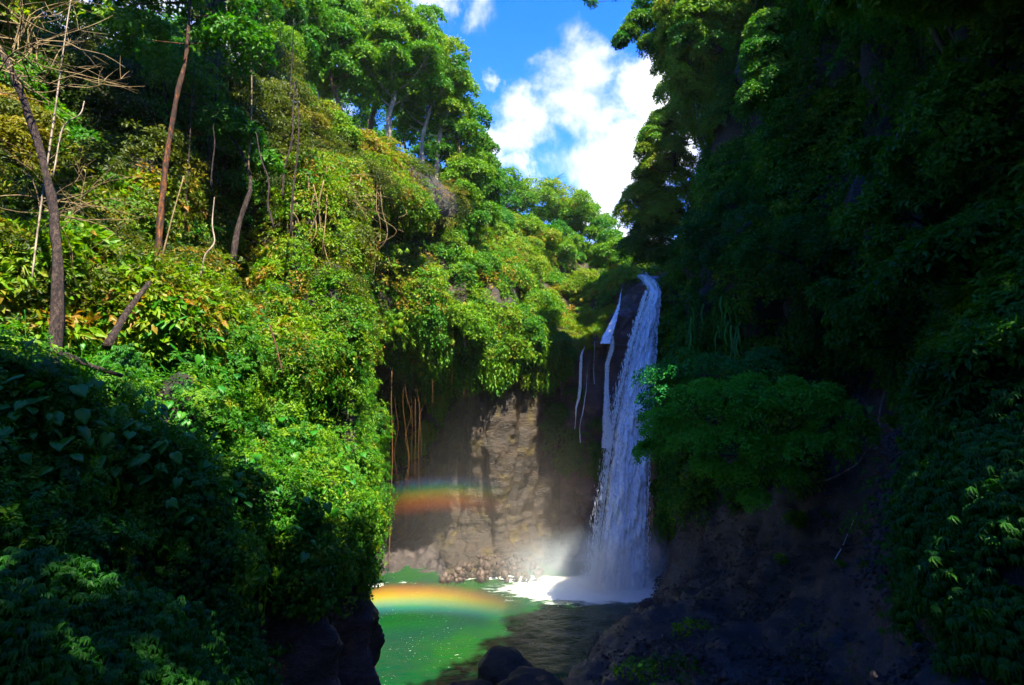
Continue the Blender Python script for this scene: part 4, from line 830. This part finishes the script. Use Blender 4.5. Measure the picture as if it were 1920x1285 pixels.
# ------------------------------------------------------------------ pool
m, t, out = new_mat('pool_water')
pos = t.add('ShaderNodeNewGeometry').outputs['Position']
foam = geo_attr(t, 'foam')
st = t.vmath('MULTIPLY', pos, (.7, 1.8, 1)); nz = t.noise(st, 1.3, 9, .7, .8)
fm_ = t.smooth(t.math('ADD', foam, t.math('MULTIPLY', t.math('SUBTRACT', nz, .5), 1.5)), .45, .85)
fl = t.math('MULTIPLY', t.smooth(t.noise(t.vmath('MULTIPLY', pos, (1, 1.6, 1)), 4.5, 6, .75), .63, .67), t.smooth(t.noise(pos, .35, 2), .42, .6))
fm_ = t.math('MAXIMUM', fm_, t.math('MULTIPLY', fl, .7))
wc = t.mixc(t.smooth(t.noise(pos, .25, 3), .35, .65), (.0010, .030, .016), (.003, .050, .007))
c = t.mixc(fm_, wc, (.75, .80, .80))
bm = t.add('ShaderNodeBump', {'Strength': .7, 'Distance': .06, 'Height': t.noise(t.vmath('MULTIPLY', pos, (.8, 1.4, 1)), 3.5, 6, .6, .4)})
pbn = t.add('ShaderNodeBsdfPrincipled', {'Base Color': c, 'Roughness': t.math('ADD', .22, t.math('MULTIPLY', fm_, .5)), 'Specular IOR Level': .22, 'Normal': bm.outputs[0]})
t.l.new(pbn.outputs[0], out.inputs[0]); M_pool = m
xs = np.linspace(-16, 16, 300); ys = np.linspace(8, 43, 320); X, Yg = np.meshgrid(xs, ys); Z = np.zeros_like(X); P = np.stack([X, Yg, Z], -1)
imp = np.array([7.0, 36.8]); dd = np.hypot(X-imp[0], Yg-imp[1])
Z = .05*fbm(P*[1, 1.6, 1], .9, 4)+.10*np.exp(-(dd/4)**2)*fbm(P, 2.2, 4)+.02*fbm(P, 4, 3); P[..., 2] = Z
fo = 1.1*np.exp(-(dd/2.6)**2)+1.0*np.exp(-((X-3.9)/4.6)**2-((Yg-(36.3-.05*(X-3)))/1.9)**2)+.35*np.exp(-((X+1)/5)**2-((Yg-38.2)/.5)**2)+.42*np.exp(-((X-3)/5)**2-((Yg-34.6)/2.6)**2)
ang = proj(P); shore = .55*np.exp(-((ang[1]-(1098-.05*(ang[0]-700)*(ang[0] < 1000)))/7)**2)*(ang[0] > 680)*(ang[0] < 1100); shore = shore*np.clip(.5+1.6*fbm(P, .8, 3), 0, 1.3); fo = fo+shore
me = bpy.data.meshes.new('water'); nv, nu = X.shape; idx = np.arange(nu*nv).reshape(nv, nu)
f = np.stack([idx[:-1, :-1], idx[:-1, 1:], idx[1:, 1:], idx[1:, :-1]], -1).reshape(-1, 4)
me.vertices.add(nu*nv); me.vertices.foreach_set('co', P.astype(np.float32).ravel()); me.loops.add(f.size); me.loops.foreach_set('vertex_index', f.ravel().astype(np.int32))
me.polygons.add(len(f)); me.polygons.foreach_set('loop_start', np.arange(0, f.size, 4, dtype=np.int32)); me.update(calc_edges=True); me.validate(); me.polygons.foreach_set('use_smooth', [True]*len(f))
a = me.attributes.new('foam', 'FLOAT', 'POINT'); a.data.foreach_set('value', fo.astype(np.float32).ravel()); me.materials.append(M_pool)
tag(link('water', me), 'green plunge pool with drifting white foam', None, None, 'structure')

# ------------------------------------------------------------------ falling water
def fall_material(name, cover_, scale, col=(.93, .96, 1.0), thr=.5):
    m, t, out = new_mat(name); uv = t.add('ShaderNodeAttribute', attribute_name='uvw', attribute_type='GEOMETRY').outputs['Vector']
    a = t.noise(t.vmath('MULTIPLY', uv, (scale, scale*.22, 1)), 1.0, 8, .72, .5); b = t.noise(t.vmath('MULTIPLY', uv, (scale*.35, scale*.12, 1)), 1.0, 4, .6, .8)
    s = t.add('ShaderNodeSeparateXYZ', {0: uv}); e = s.outputs[2]       # edge distance 0 at the border, 1 inside
    v = t.math('ADD', t.math('ADD', t.math('MULTIPLY', a, .9), t.math('MULTIPLY', b, .6)), t.math('MULTIPLY', t.math('SUBTRACT', t.smooth(e, 0.0, 1.0), .5), .75))
    al = t.smooth(v, thr+.34-cover_, thr+.80-cover_)
    mo = t.noise(t.vmath('MULTIPLY', uv, (scale*.22, scale*.10, 1)), 1.0, 7, .7, 1.2); cc = t.mixc(t.smooth(t.math('ADD', t.math('MULTIPLY', mo, .7), t.math('MULTIPLY', a, .3)), .30, .66), (.72, .81, .96), col)
    df = t.add('ShaderNodeBsdfDiffuse', {'Color': cc}); tl = t.add('ShaderNodeBsdfTranslucent', {'Color': cc})
    mx = t.add('ShaderNodeMixShader', {0: .15, 1: df.outputs[0], 2: tl.outputs[0]}); tr = t.add('ShaderNodeBsdfTransparent')
    m2 = t.add('ShaderNodeMixShader', {0: al, 1: tr.outputs[0], 2: mx.outputs[0]}); t.l.new(m2.outputs[0], out.inputs[0]); return m
M_fallA = fall_material('falling_water', .62, 26); M_fallB = fall_material('falling_water_veil', .10, 30); M_fallD = fall_material('fanning_water', .10, 45); M_fallC = fall_material('trickle_water', .12, 60)
def fall_mesh(name, rows, mat, nu=60, nv=260, bulge=.6, off=0.0, rough=.12, seed=0, grow=1.0):
    """rows: (left px, right px, py, Y)"""
    Lp = np.array([at(l+(1-grow)*(r-l)*-.5*-1 if False else l-(grow-1)*(r-l)/2, y, Y) for l, r, y, Y in rows]); Rp = np.array([at(r+(grow-1)*(r-l)/2, y, Y) for l, r, y, Y in rows])
    Lc = spline(Lp, nv); Rc = spline(Rp, nv); u = np.linspace(0, 1, nu)[None, :, None]
    P = Lc[:, None]*(1-u)+Rc[:, None]*u; wd = np.linalg.norm(Rc-Lc, axis=1); arc = np.concatenate([[0], np.cumsum(np.linalg.norm(np.diff(Lc, axis=0), axis=1))])
    uu = np.broadcast_to(u[..., 0], (nv, nu)); cs = np.sin(np.pi*uu)**.7
    q = np.stack([uu*wd.mean()*2.2, arc[:, None]*.35+seed+0*uu, 0*uu], -1)
    disp = -(bulge*cs*wd[:, None]/max(wd.mean(), .1)*.5+off)-rough*2.2*fbm(q*[1.6, 1.6, 1], 1.0, 4)-rough*.8*fbm(q*[6, 5, 1], 1.0, 4)
    P[..., 0] += .05*fbm(np.stack([arc*1.3, arc*0+seed, arc*0], -1), 1.0, 3)[:, None]*(nu < 60)*.9; P[..., 1] += disp; P[..., 0] += .35*rough*fbm(q*[6, 4, 1]+5, 1, 3)
    me = bpy.data.meshes.new(name); idx = np.arange(nu*nv).reshape(nv, nu); f = np.stack([idx[:-1, :-1], idx[:-1, 1:], idx[1:, 1:], idx[1:, :-1]], -1).reshape(-1, 4)
    me.vertices.add(nu*nv); me.vertices.foreach_set('co', P.astype(np.float32).ravel()); me.loops.add(f.size); me.loops.foreach_set('vertex_index', f.ravel().astype(np.int32))
    me.polygons.add(len(f)); me.polygons.foreach_set('loop_start', np.arange(0, f.size, 4, dtype=np.int32)); me.update(calc_edges=True); me.polygons.foreach_set('use_smooth', [True]*len(f))
    edge = np.clip(np.minimum(uu, 1-uu)*wd[:, None]/min(.7, .3*wd.mean()+.02), 0, 1)
    A = np.stack([(uu-.5)*wd.mean()/2.2+seed, arc[:, None]/2.2+0*uu, edge], -1); a = me.attributes.new('uvw', 'FLOAT_VECTOR', 'POINT'); a.data.foreach_set('vector', A.astype(np.float32).ravel())
    me.materials.append(mat); return me
WF = [(1194,1214,517,42.3),(1204,1230,530,41.0),(1213,1238,548,40.2),(1205,1236,575,39.8),(1192,1231,620,39.4),(1180,1228,670,39.1),(1166,1224,730,38.7),(1154,1220,790,38.4),(1145,1217,850,38.1),(1138,1214,910,37.8),(1130,1213,970,37.5),(1122,1212,1030,37.3),(1112,1212,1105,37.1)]
wb = at(1160, 1095, 37.2); wf = empty('waterfall', wb, 'tall white main waterfall plunging into the pool beside the right wall', 'waterfall')
for nm, mat, off, rg, sd_, gr in [('water_core', M_fallA, 0.0, .16, 1, .94), ('water_sheet', M_fallA, .28, .18, 5, 1.0), ('water_veil', M_fallB, .55, .22, 9, 1.04), ('water_veil', M_fallB, .8, .25, 14, 1.08)]:
    me = fall_mesh(nm, WF, mat, off=off, rough=rg, seed=sd_, grow=gr); co = np.zeros(len(me.vertices)*3, np.float32); me.vertices.foreach_get('co', co); co = co.reshape(-1, 3)-wb; me.vertices.foreach_set('co', co.astype(np.float32).ravel()); link(nm, me, wf)
M_drop, t, out = new_mat('spray_drops'); t.l.new(t.add('ShaderNodeBsdfDiffuse', {'Color': (.85, .9, .95, 1)}).outputs[0], out.inputs[0])
g = np.random.default_rng(8); mb = MB(); V = []; Fc = []
rr = np.array([[l, r, y, Y] for l, r, y, Y in WF], float)
for i in range(5200):
    y = g.uniform(545, 1095)**1.0; l, r, Y = (np.interp(y, rr[:, 2], rr[:, k]) for k in (0, 1, 3)); wdt = r-l
    side = g.random(); px = l-abs(g.normal())*wdt*.10 if side < .55 else (r+abs(g.normal())*wdt*.04 if side < .65 else g.uniform(l, r)); p = at(px, y, Y-.4-abs(g.normal())*.7)
    ln = g.uniform(.05, .28); s = g.uniform(.008, .022); o = len(V); V += [p+[-s, 0, 0], p+[s, 0, 0], p+[0, s, 0], p+[g.normal()*.02, 0, -ln], p+[0, 0, ln*.5]]; Fc += [(o, o+1, o+3), (o+1, o+2, o+3), (o+2, o, o+3), (o+1, o, o+4), (o+2, o+1, o+4), (o, o+2, o+4)]
mb.add(V, Fc); o = link('spray', mb.mesh('spray', M_drop, False, wb), wf); o['kind'] = 'stuff'
def bsY(x, y): return onsurf(back, x, y, 0, 10)[1]
STR = [
 ('bright side stream fanning over the sunlit rock left of the main fall', [(1166,1171,528),(1160,1168,552),(1152,1164,580),(1140,1158,605),(1128,1152,628),(1120,1146,645)], .10, .9),
 ('narrow bluish stream dropping down the dark ledge beside the main fall', [(1144,1155,630),(1138,1154,655),(1131,1147,680),(1129,1145,720),(1127,1147,760),(1125,1149,800),(1124,1151,840)], .1, .5),
 ('thin stream at the left end of the dark ledge', [(1095,1098,648),(1086,1094,668),(1083,1092,700),(1081,1090,740),(1077,1083,770),(1075,1079,805)], .1, .3),
 ('thread of water right of the thin left stream', [(1100,1102,690),(1096,1099,740),(1090,1094,775),(1086,1089,800),(1085,1089,830)], .1, .2),
 ('faint thread of water in the middle of the dark ledge', [(1113,1115,640),(1112,1114,680),(1112,1115,720)], .1, .1)]
for i, (lab, rows, off, bu) in enumerate(STR):
    ys_ = np.array([r_[2] for r_ in rows], float); yy = np.array([bsY((l+r)/2, y) for l, r, y in rows]); pf = np.polyfit(ys_, yy, 1); R2 = [(l, r, y, float(np.polyval(pf, y))+min(0, (yy-np.polyval(pf, ys_)).min())-.3) for l, r, y in rows]; me = fall_mesh('side_stream', R2, M_fallC if i != 0 else M_fallD, nu=24, nv=120, bulge=.15, off=off, rough=.04, seed=20+i)
    tag(link('side_stream', me), lab, 'stream', 'side streams of the waterfall')
for i, (lab, rows) in enumerate([('small trickle glinting high on the dim wall at the right edge', [(1903,1909,400),(1905,1912,420),(1908,1916,440)]), ('small trickle lower on the dim wall at the right edge', [(1894,1900,525),(1890,1898,550),(1886,1893,580)]), ('faint trickle running down the muddy slope', [(1603,1607,960),(1592,1596,990),(1578,1582,1020),(1560,1565,1050)])]):
    R2 = [(l, r, y, onsurf(right, (l+r)/2, y, 0, 10)[1]-.15) for l, r, y in rows]; me = fall_mesh('trickle', R2, M_fallC, nu=10, nv=40, bulge=.05, off=.03, rough=.02, seed=40+i); tag(link('trickle', me), lab, 'stream')

# ------------------------------------------------------------------ rocks
M_stone = simple('wet_stone', [(.35, (.016, .009, .008)), (.5, (.04, .024, .020)), (.7, (.09, .06, .05))], 3, rough=.6, spec=.4)
def boulder(c, r, seed, mat, sc=(1, 1, .75), name='boulder', div=4):
    import bmesh
    bm_ = bmesh.new(); bmesh.ops.create_icosphere(bm_, subdivisions=div, radius=1); V = np.array([v.co[:] for v in bm_.verts])
    d = 1+(.34*fbm(V+seed*3.1, .9, 4)-.34*np.abs(fbm(V+seed, 1.9, 5)) if div > 3 else .22*fbm(V+seed*3.1, .9, 2)); V2 = V*d[:, None]*np.array(sc)*r
    for v, p in zip(bm_.verts, V2): v.co = p
    me = bpy.data.meshes.new(name); bm_.to_mesh(me); bm_.free(); me.materials.append(mat); me.polygons.foreach_set('use_smooth', [div > 3]*len(me.polygons)); return link(name, me, None, tuple(c))
tag(boulder(at(950, 1276, 22.5), 1.1, 3, M_soil, (1.05, 1, .95)), 'large dark rounded boulder at the bottom centre of the pool edge', 'boulder')
tag(boulder(at(1000, 1300, 20), 1.0, 5, M_soil, (1.3, 1, .7)), 'low dark boulder right of the rounded one at the bottom', 'boulder')
tag(boulder(at(880, 1310, 20.5), .8, 6, M_soil, (1.4, 1, .6)), 'flat wet boulder left of the rounded one at the bottom', 'boulder')
tag(boulder(at(1215, 1150, 33), .9, 7, M_mud, (1.2, 1, .8)), 'dark boulder on the right bank beside the foot of the fall', 'boulder')
g = np.random.default_rng(77); ST = [boulder((0, 0, -50), 1, 20+i, M_stone, (1, .8, .7), 'stone', 2) for i in range(4)]
for i in range(240):
    px = g.uniform(825, 1015); f = 1-((px-935)/95)**2; py = g.uniform(1083-max(.1, f)*48, 1088); p = at(px, py, 38.1-.9*(py-1040)/45)
    s = .05+.27*g.random()**3
    if i < 4: o = ST[i]
    else: o = ST[i % 4].copy(); COL.objects.link(o)
    o.location = tuple(p); o.scale = (s, s, s*g.uniform(.7, 1.2)); o.rotation_euler = tuple(g.uniform(0, 6, 3)); o.name = 'stone'
    tag(o, 'wet stone in the heap at the far shore below the lit rock', 'stone', 'wet stones heaped at the far shore')
ledgeb = boulder(onsurf(back, 1138, 632, .1), .45, 31, M_ledge, (1.2, .8, .8)); tag(ledgeb, 'small dark rock splitting the side stream at the ledge', 'rock')

# ------------------------------------------------------------------ mist and rainbow
def vol_obj(name, label, lo, hi, build, cat=None, kind='stuff'):
    lo, hi = np.array(lo, float), np.array(hi, float); import itertools
    V = [(x, y, z) for x in (lo[0], hi[0]) for y in (lo[1], hi[1]) for z in (lo[2], hi[2])]
    mb = MB(); mb.add(V, [(0, 1, 3, 2), (4, 6, 7, 5), (0, 4, 5, 1), (2, 3, 7, 6), (0, 2, 6, 4), (1, 5, 7, 3)])
    m, t, out = new_mat(name); t.l.new(build(t), out.inputs['Volume']); return tag(link(name, mb.mesh(name, m)), label, cat, None, kind)
def ell(t, pos, c, r):
    return t.vmath('LENGTH', t.vmath('DIVIDE', t.vmath('SUBTRACT', pos, tuple(c)), tuple(r)), out=1)
def mist_build(t):
    pos = t.add('ShaderNodeNewGeometry').outputs['Position']; n = t.noise(pos, .45, 3, .6)
    d1 = t.smooth(ell(t, pos, (6.4, 35.6, .2), (4.8, 3.4, 4.6)), 1.0, 0.0); d2 = t.smooth(ell(t, pos, (4.0, 36.6, .8), (6.5, 2.8, 3.2)), 1.0, 0.0)
    d = t.math('MULTIPLY', t.math('ADD', t.math('MULTIPLY', d1, .75), t.math('MULTIPLY', d2, .20)), t.smooth(n, .3, .7, .25, 1.5))
    return t.add('ShaderNodeVolumeScatter', {'Color': (.72, .85, 1, 1), 'Density': d, 'Anisotropy': 0.0}).outputs[0]
def haze_build(t):
    pos = t.add('ShaderNodeNewGeometry').outputs['Position']; e = ell(t, pos, (-.5, 35.5, 0), (11.5, 8, 13))
    return t.add('ShaderNodeVolumeScatter', {'Color': (.95, .86, .82, 1), 'Density': t.math('MULTIPLY', t.smooth(e, 1.0, .1), .0095)}).outputs[0]
PP = np.concatenate([q.P.reshape(-1, 3) for q in (left, back, right, gorge)]); lo_ = PP.min(0)-4; hi_ = PP.max(0)+4; hi_[2] = max(hi_[2], 50); print('HAZEBOX', lo_, hi_)
vol_obj('haze', 'pale humid air filling the gorge', lo_, hi_, lambda t: t.add('ShaderNodeVolumePrincipled', {'Color': (.75, .86, 1, 1), 'Density': .00016, 'Anisotropy': 0.0}).outputs[0])
vol_obj('mist', 'blue white spray mist rising at the foot of the waterfall', (-3, 32.5, .05), (11, 40, 7.5), mist_build)
vol_obj('spray_haze', 'thin lit haze of spray filling the cave above the pool', (-12.2, 27, .06), (11, 44, 13.2), haze_build)
def bow(cx, cz, R, w, x0, x1, dens, flip):  # rainbow light painted as coloured mist, spectrum set by radius
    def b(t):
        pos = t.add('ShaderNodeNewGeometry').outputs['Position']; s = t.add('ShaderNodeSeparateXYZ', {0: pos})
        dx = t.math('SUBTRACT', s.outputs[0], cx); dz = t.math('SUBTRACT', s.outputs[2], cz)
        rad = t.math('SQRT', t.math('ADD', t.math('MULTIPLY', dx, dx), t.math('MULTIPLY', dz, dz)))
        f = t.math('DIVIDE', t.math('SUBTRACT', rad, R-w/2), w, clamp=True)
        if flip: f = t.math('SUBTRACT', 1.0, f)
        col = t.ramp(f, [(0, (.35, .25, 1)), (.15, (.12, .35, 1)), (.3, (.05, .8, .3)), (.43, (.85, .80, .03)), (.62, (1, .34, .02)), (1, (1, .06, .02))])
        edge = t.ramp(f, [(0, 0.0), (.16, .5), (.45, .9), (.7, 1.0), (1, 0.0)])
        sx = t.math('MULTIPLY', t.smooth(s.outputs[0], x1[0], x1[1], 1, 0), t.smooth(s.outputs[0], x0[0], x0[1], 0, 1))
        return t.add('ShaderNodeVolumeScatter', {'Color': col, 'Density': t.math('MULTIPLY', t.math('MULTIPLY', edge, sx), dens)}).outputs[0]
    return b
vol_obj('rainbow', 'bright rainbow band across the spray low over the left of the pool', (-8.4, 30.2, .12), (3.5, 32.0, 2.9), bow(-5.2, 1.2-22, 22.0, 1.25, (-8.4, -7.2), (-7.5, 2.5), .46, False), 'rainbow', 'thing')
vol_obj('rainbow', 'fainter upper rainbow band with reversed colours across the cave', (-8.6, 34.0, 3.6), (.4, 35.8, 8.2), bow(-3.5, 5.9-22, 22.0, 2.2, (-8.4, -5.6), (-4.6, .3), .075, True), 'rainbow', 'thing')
